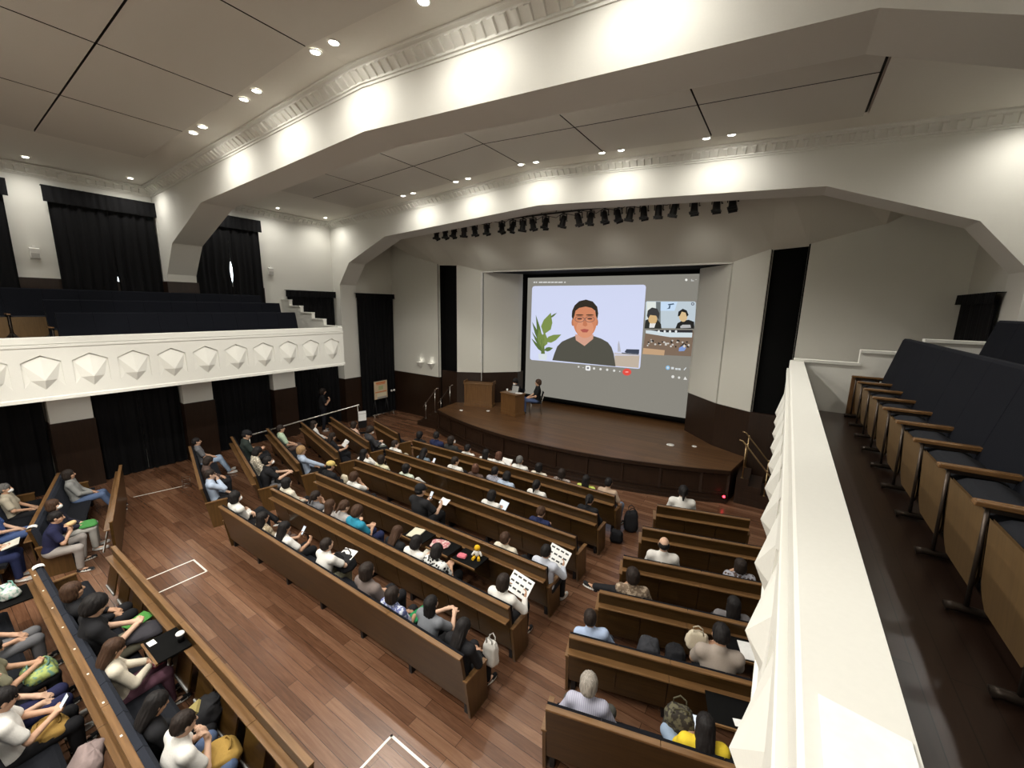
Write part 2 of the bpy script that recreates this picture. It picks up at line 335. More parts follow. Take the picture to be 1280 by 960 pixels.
struct('trim_stage_lit_edge', MB().box(-4.30, -4.24, 12.74, 12.80, 2.5, 5.98).box(-4.275, -4.255, 12.765, 12.79, 1.76, 2.5).box(-4.285, -3.75, 12.76, 12.80, 5.95, 5.985), M['plastic'])  # white strip paints in the light caught by the panel edge
for sx, sd in ((-1, 'left'), (1, 'right')):     # steps at each side of the stage
    b = MB()
    for k in range(4):
        x0, x1 = sorted((sx*(5.06), sx*(5.06+.27*(4-k)))); b.box(x0, x1, 11.05, 11.95, .168*k, .168*(k+1)-.002)
    struct('trim_stage_steps_'+sd, b, M['dado'])
# ------------------------------------------------------------------ lamps in the ceiling
def downlight(x, y, label, group, light=None, r=.062, aim=0):
    z = CEIL(x)
    t = thing('downlight', label, 'ceiling light', (x, y, z-.002), 0, group)
    obj('trim_ring', MB().lathe((0, 0, 0), [(r+.02, 0), (r+.022, -.006), (r+.004, -.012), (r, -.004)], 14), t, M['plastic'])
    obj('lamp_lens', MB().lathe((0, 0, 0), [(0, -.005), (r, -.006)], 12), t, M['lampglow'])
    if light:
        l = bpy.data.lights.new('lamp_light', 'SPOT'); l.energy = light; l.color = WARM; l.spot_size = math.radians(168); l.spot_blend = 1; l.shadow_soft_size = .08
        o = link('lamp_light', l, t, (0, 0, -.05), (aim, 0, 0))
for y, nm in ((3.72, 'nearer beam'), (8.9, 'stage arch')):
    for k in range(-3, 4):
        xc = .1+2.05*k
        side = ['far left', 'left of centre', 'just left of middle', 'at the middle', 'just right of middle', 'right of centre', 'far right'][k+3]
        if abs(k) == 3: continue
        for s in (-1, 1):
            downlight(xc+s*.21, y, f'recessed square spot before {nm}, {"left" if s < 0 else "right"} of the pair {side}', 'paired ceiling spots', SPOT_W, aim=.28)
for y in (5.75, .6, -1.5, -3.8):     # further rows that light the hall
    for k in range(-2, 3):
        l = bpy.data.lights.new('ceiling_lamp_light', 'SPOT'); l.energy = (55 if abs(k) == 2 else 335 if y < 1 else 255) if y > 0 else (150 if abs(k) == 2 else 280); l.color = WARM; l.spot_size = math.radians(150); l.spot_blend = .4; l.shadow_soft_size = .1
        link('ceiling_lamp_light', l, None, (.1+2.05*k, y, CEIL(.1+2.05*k)-.09))
for sx in (-1, 1):      # lamps in the soffits below the galleries
    for y in (-.2, 2.1, 3.5, 5.9, 7.2):
        l = bpy.data.lights.new('soffit_lamp_light', 'SPOT'); l.energy = 17; l.color = WARM; l.spot_size = math.radians(160); l.spot_blend = .5; l.shadow_soft_size = .08
        link('soffit_lamp_light', l, None, (sx*7.3, y, 2.76))
for sx, sd in ((-1, 'left'), (1, 'right')):
    for y, w in ((7.36, 'above the second tall curtain'), (9.0, 'in the corner by the stage arch'), (2.1, 'over the gallery wall speaker'), (3.8, 'above the first tall curtain'), (.4, 'behind the first tall curtain'), (5.8, 'just beyond the nearer beam')):
        downlight(sx*8.3, y, f'small round ceiling spot over the {sd} gallery, {w}', 'gallery ceiling spots', SIDE_W, .05)
# ------------------------------------------------------------------ curtains
def sheet(mb, fy, z0, z1, x, amp, n, tn, seed, nu=60, nv=14, edge=None, sway=.02):
    r = np.random.default_rng(seed); ph = r.uniform(0, 6.3, 5); fq = [n*1.0, n*.63, n*1.7]
    def P(u, v):
        z = z0+(z1-z0)*v; y0, y1 = fy; ya = y0+(edge[0](z) if edge and edge[0] else 0); yb = y1+(edge[1](z) if edge and edge[1] else 0)
        a = 2*math.pi*u; d = amp*(math.sin(a*fq[0]+ph[0]+.5*math.sin(3*v+ph[3]))+.5*math.sin(a*fq[1]+ph[1])+.3*math.sin(a*fq[2]+ph[2]))*(.6+.4*(1-v))
        return (x+tn*(.05+d), ya+(yb-ya)*u+sway*math.sin(a*2+ph[4])*(1-v), z)
    mb.grid(P, nu, nv)
    mb.grid(lambda u, v: tuple(np.array(P(1-u, v))-np.array((tn*.012, 0, 0))), nu, nv)
def drape(y0, y1, z0, z1, x, tn, label, group, valance=None, slit=None, seed=1, axis='y', split=True):
    t = thing('curtain', label, 'curtain', (0, 0, 0), 0, group)
    mid = (y0+y1)/2 if slit is None else slit[0]
    gap = (lambda z: 0) if slit is None else (lambda z: .035*max(0, 1-((z-slit[1])/slit[2])**2))
    for k, (a, c, e) in enumerate(((y0, mid, (None, lambda z: -gap(z))), (mid, y1, (lambda z: gap(z), None)))):
        mb = MB(); sheet(mb, (a, c), z0, z1, x, .026, max(3, (c-a)*5.5), tn, seed*2+k, edge=e); obj('curtain_panel', mb, t, M['curtain'])
    if valance:
        mb = MB(); sheet(mb, (y0-.07, y1+.07), z1-.06, z1+valance, x+tn*.07, .014, max(4, (y1-y0)*8), tn, seed+50, nv=4, sway=.0)
        mb.box(*sorted((x, x+tn*.12)), y0-.07, y1+.07, z1+valance-.012, z1+valance); obj('valance', mb, t, M['curtain'])
    return t
for sx, sd in ((-1, 'left'), (1, 'right')):
    tn = -sx; X = sx*8.93; g = 'tall gallery curtains'
    dr = drape(2.4, 4.33, 4.05, 6.93, X, tn, f'tall black curtain with gathered valance on the {sd} gallery wall before the arched beam', g, .3, (3.42, 4.98, .16), 3)
    drape(5.08, 6.98, 4.05, 6.95, X, tn, f'black valanced curtain on the {sd} gallery wall just beyond the arched beam', g, .3, (6.08, 5.62, .22), 5)
    drape(-.1, 1.75, 4.05, 6.93, X, tn, f'black valanced curtain on the {sd} gallery wall furthest from the stage', g, .3, None, 7)
    drape(7.75, 9.5, .02, 4.95, X, tn, f'black full height curtain between the {sd} gallery end and the stage arch pier', 'side wall curtains', .17, None, 9)
    drape(10.27, 12.07, .02, 4.98, sx*8.58, tn, f'black full height curtain beside the stage on the {sd} hand wall', 'stage side curtains', .13, None, 11)
    for k, (a, c, w) in enumerate(((-.05, 1.7, 'nearest the photographer'), (2.53, 4.33, 'between the first and second piers'), (5.17, 6.86, 'between the second and third piers'))):
        drape(a, c, .02, 2.79, sx*8.85, tn, f'black curtain below the {sd} gallery, {w}', 'curtains below the galleries', None, None, 13+k)
    for k, (a, c, z) in enumerate(((3.2, 3.65, 4.97), (5.85, 6.3, 5.6))):
        o = struct(f'window_{k+1 if sx < 0 else k+3}', MB().box(*sorted((sx*8.985, sx*8.998)), a, c, z-.3, z+.3), M['day'])
# ------------------------------------------------------------------ pews
def pew(label, L, loc, rz, group, shelf=True, ends=(1, 1), trays=True, plates=False, fold=False, thickpad=False):
    """local x from 0 to L, rear edge of the back's top at y = 0, sitters face +y"""
    t = thing('pew', label, 'pew', (*loc, 0), rz, group)
    tilt = lambda z: .165*(1-z/.9)
    def slab(z0, z1, a, c, x0=0, x1=L): return [(tilt(z0)+a, z0), (tilt(z1)+a, z1), (tilt(z1)+c, z1), (tilt(z0)+c, z0)]
    obj('back_panel', MB().use(M['pew']).prism(slab(.17, .885, .004, .045), 0, L, 'x'), t)
    cap = MB().use(M['pew_edge']); n = max(1, round(L/1.12))
    for i in range(n): cap.box(L*i/n+.002, L*(i+1)/n-.002, -.008, .052, .883, .905)
    obj('back_cap', cap, t, bevel=.004)
    pad = MB().use(M['padrear' if thickpad else 'pad']); w = .085 if thickpad else .05; k = max(2, round(L/.55))
    for i in range(k):
        x0, x1 = L*i/k+.004, L*(i+1)/k-.004
        pad.prism([(tilt(.42)+.045, .42), (.048, .86), (.052, .9), (.06+w*.5, .915 if thickpad else .90), (.05+w, .87), (tilt(.42)+.05+w, .42)], x0, x1, 'x')
    obj('back_cushion', pad, t)
    obj('seat', MB().use(M['navy_seat']).prism([(.2, .37), (.2, .42), (.5, .43), (.535, .41), (.53, .37)], .03, L-.03, 'x'), t)
    obj('seat_base', MB().use(M['pew']).prism([(.2, .30), (.2, .37), (.51, .37), (.5, .30)], .03, L-.03, 'x'), t)
    for e, x0 in ((0, -.035), (1, L)):
        if not ends[e]: continue
        p = obj('end_panel', MB().use(M['pew_side']).prism([(.145, .0), (.06, .55), (.06, .56), (.43, .565), (.475, 0)], x0, x0+.035, 'x'), t)
        obj('arm_cap', MB().use(M['pew_edge']).prism([(.055, .56), (.055, .578), (.43, .583), (.445, .575), (.44, .563)], x0-.012, x0+.047, 'x'), p)
    k = max(2, round(L/1.0))
    for i in range(k+1):
        x = min(max(.06, L*i/k), L-.06); obj('foot', MB().use(M['black']).box(x-.025, x+.025, .17, .46, 0, .30), t)
    if shelf:
        s = MB().use(M['pew_edge']); k = max(1, round(L/1.12))
        for i in range(k): s.box(L*i/k+.002, L*(i+1)/k-.002, -.055, tilt(.7)+.01, .695, .715)
        obj('rear_shelf', s, t, bevel=.003)
    if trays:
        k = max(2, round(L/.56))
        for i in range(k):
            x0, x1 = L*i/k+.006, L*(i+1)/k-.006
            p = [(tilt(.24)-.012, .24), (tilt(.685)-.016, .685), (tilt(.685)+.004, .685), (tilt(.24)+.004, .24)]
            if fold: p = [(tilt(.3)-.10, .30), (tilt(.66)-.05, .66), (tilt(.66)-.035, .675), (tilt(.3)-.08, .29)]; x0 += .08; x1 -= .08
            obj('stowed_tray', MB().use(M['pew']).prism(p, x0, x1, 'x'), t)
    if plates:
        k = max(2, round(L/.56))
        for i in range(k): obj('seat_plate', MB().use(M['tape']).box(L*(i+.5)/k-.012, L*(i+.5)/k+.012, .014, .03, .905, .9065), t)
    return t
CY = [2.92, 3.86, 4.84, 5.87, 6.81, 7.76]
cn = ['rearmost centre pew with a plain back panel, facing the cross aisle', 'centre pew second from the cross aisle', 'centre pew third from the cross aisle', 'centre pew third from the stage', 'centre pew second from the stage', 'front centre pew nearest the stage']
for i, y in enumerate(CY):
    pew('long dark wood '+cn[i], 5.98, (-2.87, y), 0, 'centre pews', shelf=i > 0, trays=i > 0)
A = math.atan(.276)
LB = [(-3.98, 3.02), (-3.78, 3.96), (-3.75, 4.93), (-3.71, 5.94), (-3.74, 6.92), (-3.69, 7.92)]
LO = [7.16, 7.18, 7.2, 7.05, 6.9, 5.36]
side = ['rearmost', 'second from rear', 'third from rear', 'third from front', 'second from front', 'front']
for i, (x, y) in enumerate(LB):
    L = (LO[i]+x)/math.cos(A)
    pew(f'dark wood pew angled towards the stage, {side[i]} in the left block', L, (x-L*math.cos(A), y+L*math.sin(A)), -A, 'left angled pews', shelf=i > 0, trays=i > 0)
RB = [(4.15, 2.97), (3.95, 3.90), (3.95, 4.84), (3.96, 5.80), (3.95, 6.86), (3.94, 7.88)]
for i, (x, y) in enumerate(RB):
    L = ((7.2 if i < 5 else 5.52)-x)/math.cos(A)
    pew(f'dark wood pew angled towards the stage, {side[i]} in the right block', L, (x, y), A, 'right angled pews', shelf=i > 0, trays=i > 0)
# rear block: front screens and pews with padded backs
def screen(label, L, loc, rz):
    t = thing('pew_front_screen', label, 'pew front', (*loc, 0), rz)
    obj('panel', MB().use(M['pew']).box(0, L, 0, .04, .03, .885), t)
    c = MB().use(M['pew_edge']); s = MB().use(M['pew_edge']); n = round(L/1.0)
    for i in range(n):
        c.box(L*i/n+.002, L*(i+1)/n-.002, -.008, .05, .883, .905); s.box(L*i/n+.002, L*(i+1)/n-.002, -.085, 0, .745, .765)
    obj('top_cap', c, t, bevel=.004); obj('inner_shelf', s, t, bevel=.003)
    k = round(L/.56)
    for i in range(k):
        x0, x1 = L*i/k+.09, L*(i+1)/k-.09
        tr = obj('stowed_tray', MB().use(M['pew']).prism([(-.14, .33), (-.05, .70), (-.035, .70), (-.12, .33)], x0, x1, 'x'), t)
        obj('tray_edge', MB().use(M['grey']).box(x0, x1, -.146, -.132, .325, .36), tr)
    return t
screen('dark wood front screen of the rear block along the cross aisle', 5.5, (-2.73, 1.40), 0)
sx0, sy0 = -6.9, 2.47; screen('angled wood front screen of the rear left block', 3.3, (sx0, sy0), -A)
pew('padded dark wood pew behind the cross aisle front screen', 6.0, (-2.92, .58), 0, 'rear block pews', True, (1, 1), True, True, True, True)
pew('padded dark wood pew furthest back at the bottom left corner', 6.0, (-2.92, -.22), 0, 'rear block pews', True, (1, 1), True, True, True, True)
L = 2.95/math.cos(A)
pew('padded angled pew behind the left wood front screen', L, (-4.42-L*math.cos(A), .74+L*math.sin(A)), -A, 'rear left pews', True, (1, 1), True, False, True, True)
pew('padded angled pew at the left edge, behind another angled pew', L, (-4.55-L*math.cos(A), -.06+L*math.sin(A)), -A, 'rear left pews', True, (1, 1), True, False, True, True)
for nm, loc, rz in (('angled pew', (-4.50, .78), -A), ('straight pew', (-2.86, .63), 0)):
    mb = MB(); mb.grid(lambda u, v: (.0+.09*(u-.5), .035+.06*math.cos(math.pi*v), .905+.035*math.sin(math.pi*v)), 3, 8); mb.grid(lambda u, v: (.0+.09*(.5-u), .035+.055*math.cos(math.pi*v), .905+.028*math.sin(math.pi*v)), 3, 8)
    tag(obj('end_cover', mb, None, M['paper'], loc=(*loc, 0), rot=(0, 0, rz)), f'white cloth cover folded over the end of the padded {nm}', 'cover')
# ------------------------------------------------------------------ gallery seating
def seat_row(sx, x, zf, zt, y0, y1, n, label, group, gap=None, seats=True):
    t = thing('theatre_seat_row', label, 'seat row', (0, 0, 0), 0, group)
    X = lambda v: sx*v
    k = n; d = (y1-y0)/k
    mb = MB().use(M['navy'])
    for i in range(k):     # upholstered back, one long run with seams
        a, c = y0+d*i+.0008, y0+d*(i+1)-.0008
        mb.prism([(X(x-.21), zf+.36), (X(x-.035), zt-.02), (X(x-.02), zt), (X(x+.03), zt), (X(x+.05), zt-.03), (X(x-.06), zf+.36)], a, c, 'y')
    obj('back_cushion', mb, t, bevel=.003)
    if seats:
        for i in range(k):
            a, c = y0+d*i+.026, y0+d*(i+1)-.026; m = (a+c)/2
            def front(u, v):      # tipped up plywood shell, rounded below
                e = (1-.30*(1-v/.3)**2) if v < .3 else 1
                return (X(x-.43+.03*(1-v)), m+(c-a)*(u-.5)*e, zf+.10+.43*v)
            s = obj('seat', MB().use(M['ply']).grid(front, 8, 12).grid(lambda u, v: tuple(np.array(front(1-u, v))+np.array((sx*.012, 0, 0))), 8, 12), t)
            obj('seat_cushion', MB().use(M['navy_seat']).prism([(X(x-.385), zf+.15), (X(x-.40), zf+.32), (X(x-.418), zf+.52), (X(x-.37), zf+.55), (X(x-.25), zf+.555), (X(x-.14), zf+.50), (X(x-.26), zf+.17)], a+.012, c-.012, 'y'), s, bevel=.012)
    for i in range(k+1):
        y = y0+d*i
        obj('armrest', MB().use(M['arm']).prism([(X(x-.49), zf+.575), (X(x-.485), zf+.60), (X(x-.06), zf+.60), (X(x-.06), zf+.57)], y-.028, y+.028, 'y'), t, bevel=.006)
        l = MB().use(M['iron']); l.tube([(X(x-.435), y, zf+.58), (X(x-.425), y, zf+.03)], .010, 8).box(*sorted((X(x-.12), X(x-.44))), y-.006, y+.006, zf+.548, zf+.575)
        l.tube([(X(x-.50), y, zf+.022), (X(x-.47), y, zf+.03), (X(x-.16), y, zf+.03)], [.024, .022, .018], 8)
        obj('leg', l, t)
    return t
for sx, sd in ((1, 'right'), (-1, 'left')):
    e = 7.36 if sx > 0 else 6.92
    g = 'gallery seat rows'
    seat_row(sx, 6.98, 3.26, 4.40, e-.577*13 if sx > 0 else e-.5577*9, e, 13 if sx > 0 else 9, f'front row of navy tip up seats on the {sd} gallery', g)
    seat_row(sx, 7.62, 3.50, 4.67, 6.80-.5489*(9 if sx < 0 else 12), 6.80, 9 if sx < 0 else 12, f'second row of navy seats on the {sd} gallery', g, seats=sx < 0)
    seat_row(sx, 8.28, 3.76, 4.90, 6.57-.577*14, 6.57, 14, f'rear row of navy seats on the {sd} gallery', g, seats=sx < 0)
    tag(obj('seat_end_board', MB().use(M['oak']).box(*sorted((sx*6.50, sx*6.80)), e+.03, e+.07, 3.26, 3.83), bevel=.004), f'dark wood board closing the far end of the {sd} front gallery seats', 'board')
# ------------------------------------------------------------------ people: smooth distance fields turned into one continuous mesh
V3 = lambda *a: np.array(a, float)
def nets(vol, org, h):
    """surface nets: quads round the zero level of a grid of distances"""
    s = vol < 0; nx, ny, nz = vol.shape
    c = [(i, j, k) for i in (0, 1) for j in (0, 1) for k in (0, 1)]
    sl = lambda a, o: a[o[0]:nx-1+o[0], o[1]:ny-1+o[1], o[2]:nz-1+o[2]]
    cnt = sum(sl(s, o).astype(np.int8) for o in c); act = (cnt > 0) & (cnt < 8)
    I = np.argwhere(act); idx = -np.ones(act.shape, int); idx[act] = np.arange(len(I))
    acc = np.zeros((len(I), 3)); num = np.zeros(len(I))
    for a in c:
        for ax in range(3):
            if a[ax]: continue
            b = list(a); b[ax] = 1
            va = vol[I[:, 0]+a[0], I[:, 1]+a[1], I[:, 2]+a[2]]; vb = vol[I[:, 0]+b[0], I[:, 1]+b[1], I[:, 2]+b[2]]
            x = (va < 0) != (vb < 0); t = va[x]/(va[x]-vb[x]); p = np.tile(np.array(a, float), (x.sum(), 1)); p[:, ax] += t
            acc[x] += p; num[x] += 1
    vs = org+h*(I+acc/num[:, None]); fs = []
    for ax in range(3):
        b, c2 = (ax+1) % 3, (ax+2) % 3
        lo = [slice(1, n-1) for n in vol.shape]; lo[ax] = slice(0, vol.shape[ax]-1); hi = list(lo); hi[ax] = slice(1, vol.shape[ax])
        x = s[tuple(lo)] != s[tuple(hi)]; E = np.argwhere(x); E[:, b] += 1; E[:, c2] += 1
        flip = s[E[:, 0], E[:, 1], E[:, 2]]
        q = []
        for db, dc in ((-1, -1), (0, -1), (0, 0), (-1, 0)):
            e = E.copy(); e[:, b] += db; e[:, c2] += dc; q.append(idx[e[:, 0], e[:, 1], e[:, 2]])
        q = np.stack(q, 1); q[~flip] = q[~flip][:, ::-1]; fs.append(q)
    return vs, np.concatenate(fs)
class Field:
    def __init__(s): s.p = []
    def cap(s, a, b, ra, rb=None, k=.02, tag=0): s.p.append(('c', np.array(a, float), np.array(b, float), ra, rb if rb is not None else ra, k, tag)); return s
    def ell(s, c, r, k=.02, tag=0, R=None): s.p.append(('e', np.array(c, float), np.array(r, float), R, 0, k, tag)); return s
    def cut(s, c, r, R=None): s.p.append(('x', np.array(c, float), np.array(r, float), R, 0, .01, 0)); return s
    def build(s, h):
        lo = np.full(3, 9.); hi = -lo
        for q in s.p:
            if q[0] == 'c': l = np.minimum(q[1]-q[3], q[2]-q[4]); u = np.maximum(q[1]+q[3], q[2]+q[4])
            elif q[0] == 'e': m = max(q[2]); l, u = q[1]-m, q[1]+m
            else: continue
            lo = np.minimum(lo, l); hi = np.maximum(hi, u)
        lo -= 3*h; n = np.ceil((hi+3*h-lo)/h).astype(int)+1
        vol = np.full(n, .2); tg = np.zeros(n, np.int8); raw = np.full(n, .2)
        for q in s.p:
            pad = .05
            if q[0] == 'c': l = np.minimum(q[1]-q[3], q[2]-q[4])-pad; u = np.maximum(q[1]+q[3], q[2]+q[4])+pad
            else: m = max(q[2])+pad; l, u = q[1]-m, q[1]+m
            i0 = np.maximum(((l-lo)/h).astype(int), 0); i1 = np.minimum(((u-lo)/h).astype(int)+2, n)
            if np.any(i1 <= i0): continue
            g = np.stack(np.meshgrid(*[lo[a]+h*np.arange(i0[a], i1[a]) for a in range(3)], indexing='ij'), -1)
            sub = tuple(slice(a, b) for a, b in zip(i0, i1))
            if q[0] == 'c':
                ab = q[2]-q[1]; t = np.clip(((g-q[1])@ab)/max(ab@ab, 1e-9), 0, 1)
                d = np.linalg.norm(g-q[1]-t[..., None]*ab, axis=-1)-(q[3]+(q[4]-q[3])*t)
            else:
                w = g-q[1]
                if q[3] is not None: w = w@q[3]
                k0 = np.linalg.norm(w/q[2], axis=-1); k1 = np.linalg.norm(w/q[2]**2, axis=-1); d = np.where(k0 < 1e-6, -min(q[2]), k0*(k0-1)/np.maximum(k1, 1e-6))
            o = vol[sub]
            if q[0] == 'x': vol[sub] = np.maximum(o, -d); continue
            k = q[5]; hh = np.clip(.5+.5*(o-d)/k, 0, 1); vol[sub] = o*(1-hh)+d*hh-k*hh*(1-hh)
            r = raw[sub]; c = d < r; raw[sub] = np.where(c, d, r); tg[sub] = np.where(c, q[6], tg[sub])
        vs, fs = nets(vol, lo, h)
        ii = np.clip(np.rint((vs-lo)/h).astype(int), 0, n-1); return vs, fs, tg[ii[:, 0], ii[:, 1], ii[:, 2]]
def fmesh(name, F, h, mats, jitter=0):
    vs, fs, tg = F.build(h)
    if jitter: vs = vs+rng.normal(0, jitter, vs.shape)
    me = bpy.data.meshes.new(name); me.from_pydata(vs.tolist(), [], fs.tolist()); me.update()
    for m in mats: me.materials.append(m)
    mi = tg[fs[:, 0]].astype(np.int32); me.polygons.foreach_set('material_index', np.minimum(mi, len(mats)-1)); me.polygons.foreach_set('use_smooth', np.ones(len(fs), bool)); me.update()
    return me
def rotx(a): c, s = math.cos(a), math.sin(a); return np.array([[1, 0, 0], [0, c, -s], [0, s, c]])
def rotz(a): c, s = math.cos(a), math.sin(a); return np.array([[c, -s, 0], [s, c, 0], [0, 0, 1]])
def roty(a): c, s = math.cos(a), math.sin(a); return np.array([[c, 0, s], [0, 1, 0], [-s, 0, c]])
def ik(a, t, l1, l2, pole):
    d = t-a; L = min(np.linalg.norm(d), (l1+l2)*.999); u = d/np.linalg.norm(d); x = (l1*l1-l2*l2+L*L)/(2*L); y = math.sqrt(max(l1*l1-x*x, 1e-6))
    p = pole-(pole@u)*u; p /= np.linalg.norm(p); return a+u*x+p*y, a+u*L
SKIN = [mat('skin tone', c, .55, .3) for c in ((.56, .335, .225), (.48, .28, .18), (.62, .40, .285))]
EYE = mat('dark eye', (.02, .015, .012), .3); LIP = mat('lip', (.40, .17, .14), .5)
def hand(F, w, dirv, palm, side, curl=.5, k=.008):
    """palm, four unequal bent fingers and a thumb from the side of the palm"""
    d = dirv/np.linalg.norm(dirv); n = palm-(palm@d)*d; n /= np.linalg.norm(n); s = np.cross(d, n)*side
    F.cap(w, w+d*.05, .027, .03, .02); c = w+d*.055
    F.ell(c, (.040, .017, .045), .015, 0, np.stack([s, n, d], 1))
    for i, (o, L) in enumerate(((-.03, .066), (-.01, .075), (.011, .071), (.03, .055))):
        b = c+d*.035+s*o; a1 = curl*.6; a2 = curl*1.5
        m = b+(d*math.cos(a1)+n*math.sin(a1))*L*.5; e = m+(d*math.cos(a2)+n*math.sin(a2))*L*.5
        F.cap(b, m, .0095, .009, k).cap(m, e, .009, .008, k)
    b = c-s*.03-d*.012; m = b+(-s*.7+d*.6+n*.35)*.036; e = m+(-s*.15+d*.85+n*.5)*.03; F.cap(b, m, .012, .010, k).cap(m, e, .010, .009, k)
SEATZ = .50
def make_pose(name, lean=.16, turn=0, tilt=0, hp=0, hy=0, L=None, R=None, legs='sit', hipy=0):
    """hands: (x, y, z) target and the way the palm looks; returns meshes and the head's frame"""
    stand = legs == 'stand'; pz = .90 if stand else SEATZ
    P = V3(0, hipy, pz); B = rotz(turn)@rotx(lean)@roty(tilt); up = B@V3(0, 0, 1); rt = B@V3(1, 0, 0); fw = B@V3(0, 1, 0)
    C = P+up*.30; N = P+up*.49+fw*.01; Ls, Rs = N-rt*.165-up*.055, N+rt*.165-up*.055
    H = rotz(turn+hy)@rotx(hp); hc = N+up*.05+H@V3(0, .022, .11)
    F = Field()
    F.ell(P, (.155, .115, .11), .04).ell(P+up*.15, (.135, .10, .15), .06, 0, B).ell(C, (.155, .105, .17), .06, 0, B)
    F.cap(Ls, Rs, .058, .058, .05).cap(N-up*.03, hc-H@V3(0, .012, .05), .056, .05, .03)
    hd = Field()
    def head(F):
        E = lambda c, r, k=.02, t=0: F.ell(hc+H@V3(*c), r, k, t, H)
        E((0, -.012, .022), (.073, .092, .088)); E((0, .022, -.035), (.062, .068, .075), .03); E((0, .045, -.085), (.034, .032, .026), .03)
        F.cap(hc+H@V3(0, .083, .012), hc+H@V3(0, .104, -.022), .010, .015, .012)
        for s in (-1, 1):
            E((s*.076, -.008, -.01), (.012, .022, .032), .008); E((s*.03, .078, .008), (.016, .012, .009), .004, 1); E((s*.031, .080, .030), (.019, .010, .005), .004, 1); E((s*.036, .05, -.03), (.028, .03, .025), .02)
        E((0, .083, -.056), (.022, .012, .008), .004, 2)
    head(F)
    Sh = [Field(), Field()]; SL = [Field(), Field()]   # 0 = short sleeves, 1 = long sleeves
    for f in Sh:
        f.ell(P+up*.02, (.175, .135, .11), .04).ell(P+up*.15, (.155, .122, .16), .06, 0, B).ell(C, (.175, .128, .18), .06, 0, B).cap(Ls, Rs, .072, .072, .05).cap(N-up*.06, N+up*.012, .085, .068, .03)
    hold = []
    for s, sh, t in ((-1, Ls, L), (1, Rs, R)):
        tgt, palm = t[0], t[1]; curl = t[2] if len(t) > 2 else .5
        tgt = np.array(tgt, float)+V3(0, hipy, 0); pole = V3(s*.9, -.55, -.6)
        el, wr = ik(sh, tgt, .28, .245, pole); dv = wr-el
        F.cap(sh, el, .048, .038, .03).cap(el, wr, .038, .027, .02)
        hd2 = np.array(t[3], float) if len(t) > 3 else dv/np.linalg.norm(dv)
        hand(F, wr, hd2, np.array(palm, float), s, curl)
        Sh[0].cap(sh, sh+(el-sh)*.68, .068, .066, .03); Sh[1].cap(sh, el, .066, .056, .03).cap(el, el+(wr-el)*.93, .055, .042, .02)
        hold.append(wr+hd2/np.linalg.norm(hd2)*.08)
    T = Field(); T.ell(P+V3(0, .0, -.01), (.172, .132, .125), .04)
    shoes = []
    for s in (-1, 1):
        hp_ = P+V3(s*.088, .02, -.02)
        if legs == 'sit': kn = P+V3(s*.115, .425, .015); an = V3(s*.12, hipy+.43, .085); fd = V3(s*.12, 1, 0)
        elif legs == 'fwd': kn = P+V3(s*.10, .415, .02); an = V3(s*.13, hipy+.62, .085); fd = V3(s*.15, 1, .15)
        elif legs == 'wide': kn = P+V3(s*.24, .385, .02); an = V3(s*.21, hipy+.36, .085); fd = V3(s*.35, 1, 0)
        elif legs == 'cross': kn, an, fd = (P+V3(.1, .42, .02), V3(.12, hipy+.43, .085), V3(.1, 1, 0)) if s > 0 else (P+V3(-.06, .40, .15), P+V3(.14, .62, -.12), V3(.25, .8, -.45))
        elif legs == 'ankle': kn, an, fd = (P+V3(.12, .42, .02), V3(.12, hipy+.43, .085), V3(.1, 1, 0)) if s > 0 else (P+V3(-.30, .30, .10), P+V3(.04, .46, .12), V3(.85, .35, .15))
        elif legs == 'out': kn, an, fd = (P+V3(.06, .42, .02), V3(.0, hipy+.43, .085), V3(-.2, 1, 0)) if s > 0 else (P+V3(-.25, .34, .12), P+V3(-.60, .42, .05), V3(-.9, .3, .25))
        elif legs == 'lie': kn = P+V3(s*.13, .30, .34); an = V3(s*.13, hipy+.55, .42); fd = V3(0, 1, 0)
        else: kn = P+V3(s*.095, .02, -.43); an = V3(s*.10, hipy-.02, .085); fd = V3(s*.25, 1, 0)
        fd = fd/np.linalg.norm(fd)
        F.cap(hp_, kn, .078, .054, .04).cap(kn, an, .052, .036, .02).cap(an-V3(0, 0, .03), an+fd*.14-V3(0, 0, .045), .032, .026, .02)
        T.cap(hp_, kn, .094, .071, .04).cap(kn, an+(kn-an)*.06, .070, .056, .03)
        sf = Field(); sf.cap(an-V3(0, 0, .045)-fd*.03, an+fd*.17-V3(0, 0, .05), .037, .032, .02, 0); sf.ell(an+fd*.07-V3(0, 0, .068), (.045, .135, .018), .01, 1, np.stack([np.cross(fd, V3(0, 0, 1)), fd, V3(0, 0, 1)], 1))
        shoes.append(sf)
    h = .0105
    Mx = Matrix(np.vstack([np.hstack([H, hc[:, None]]), [[0, 0, 0, 1]]]).tolist())
    return dict(body=fmesh('body', F, h, [SKIN[0], EYE, LIP]), short=fmesh('shirt', Sh[0], .013, [M['cream']]), long=fmesh('shirt', Sh[1], .013, [M['cream']]), trousers=fmesh('trousers', T, .013, [M['black']]),
                shoes=[fmesh('shoe', f, .011, [M['black'], M['plastic']]) for f in shoes], head=Mx, hold=hold, hc=hc)
FWD, BACK, DN, UP = (0, 1, 0), (0, -1, 0), (0, 0, -1), (0, 0, 1); IL, IR = (1, 0, -.2), (-1, 0, -.2)
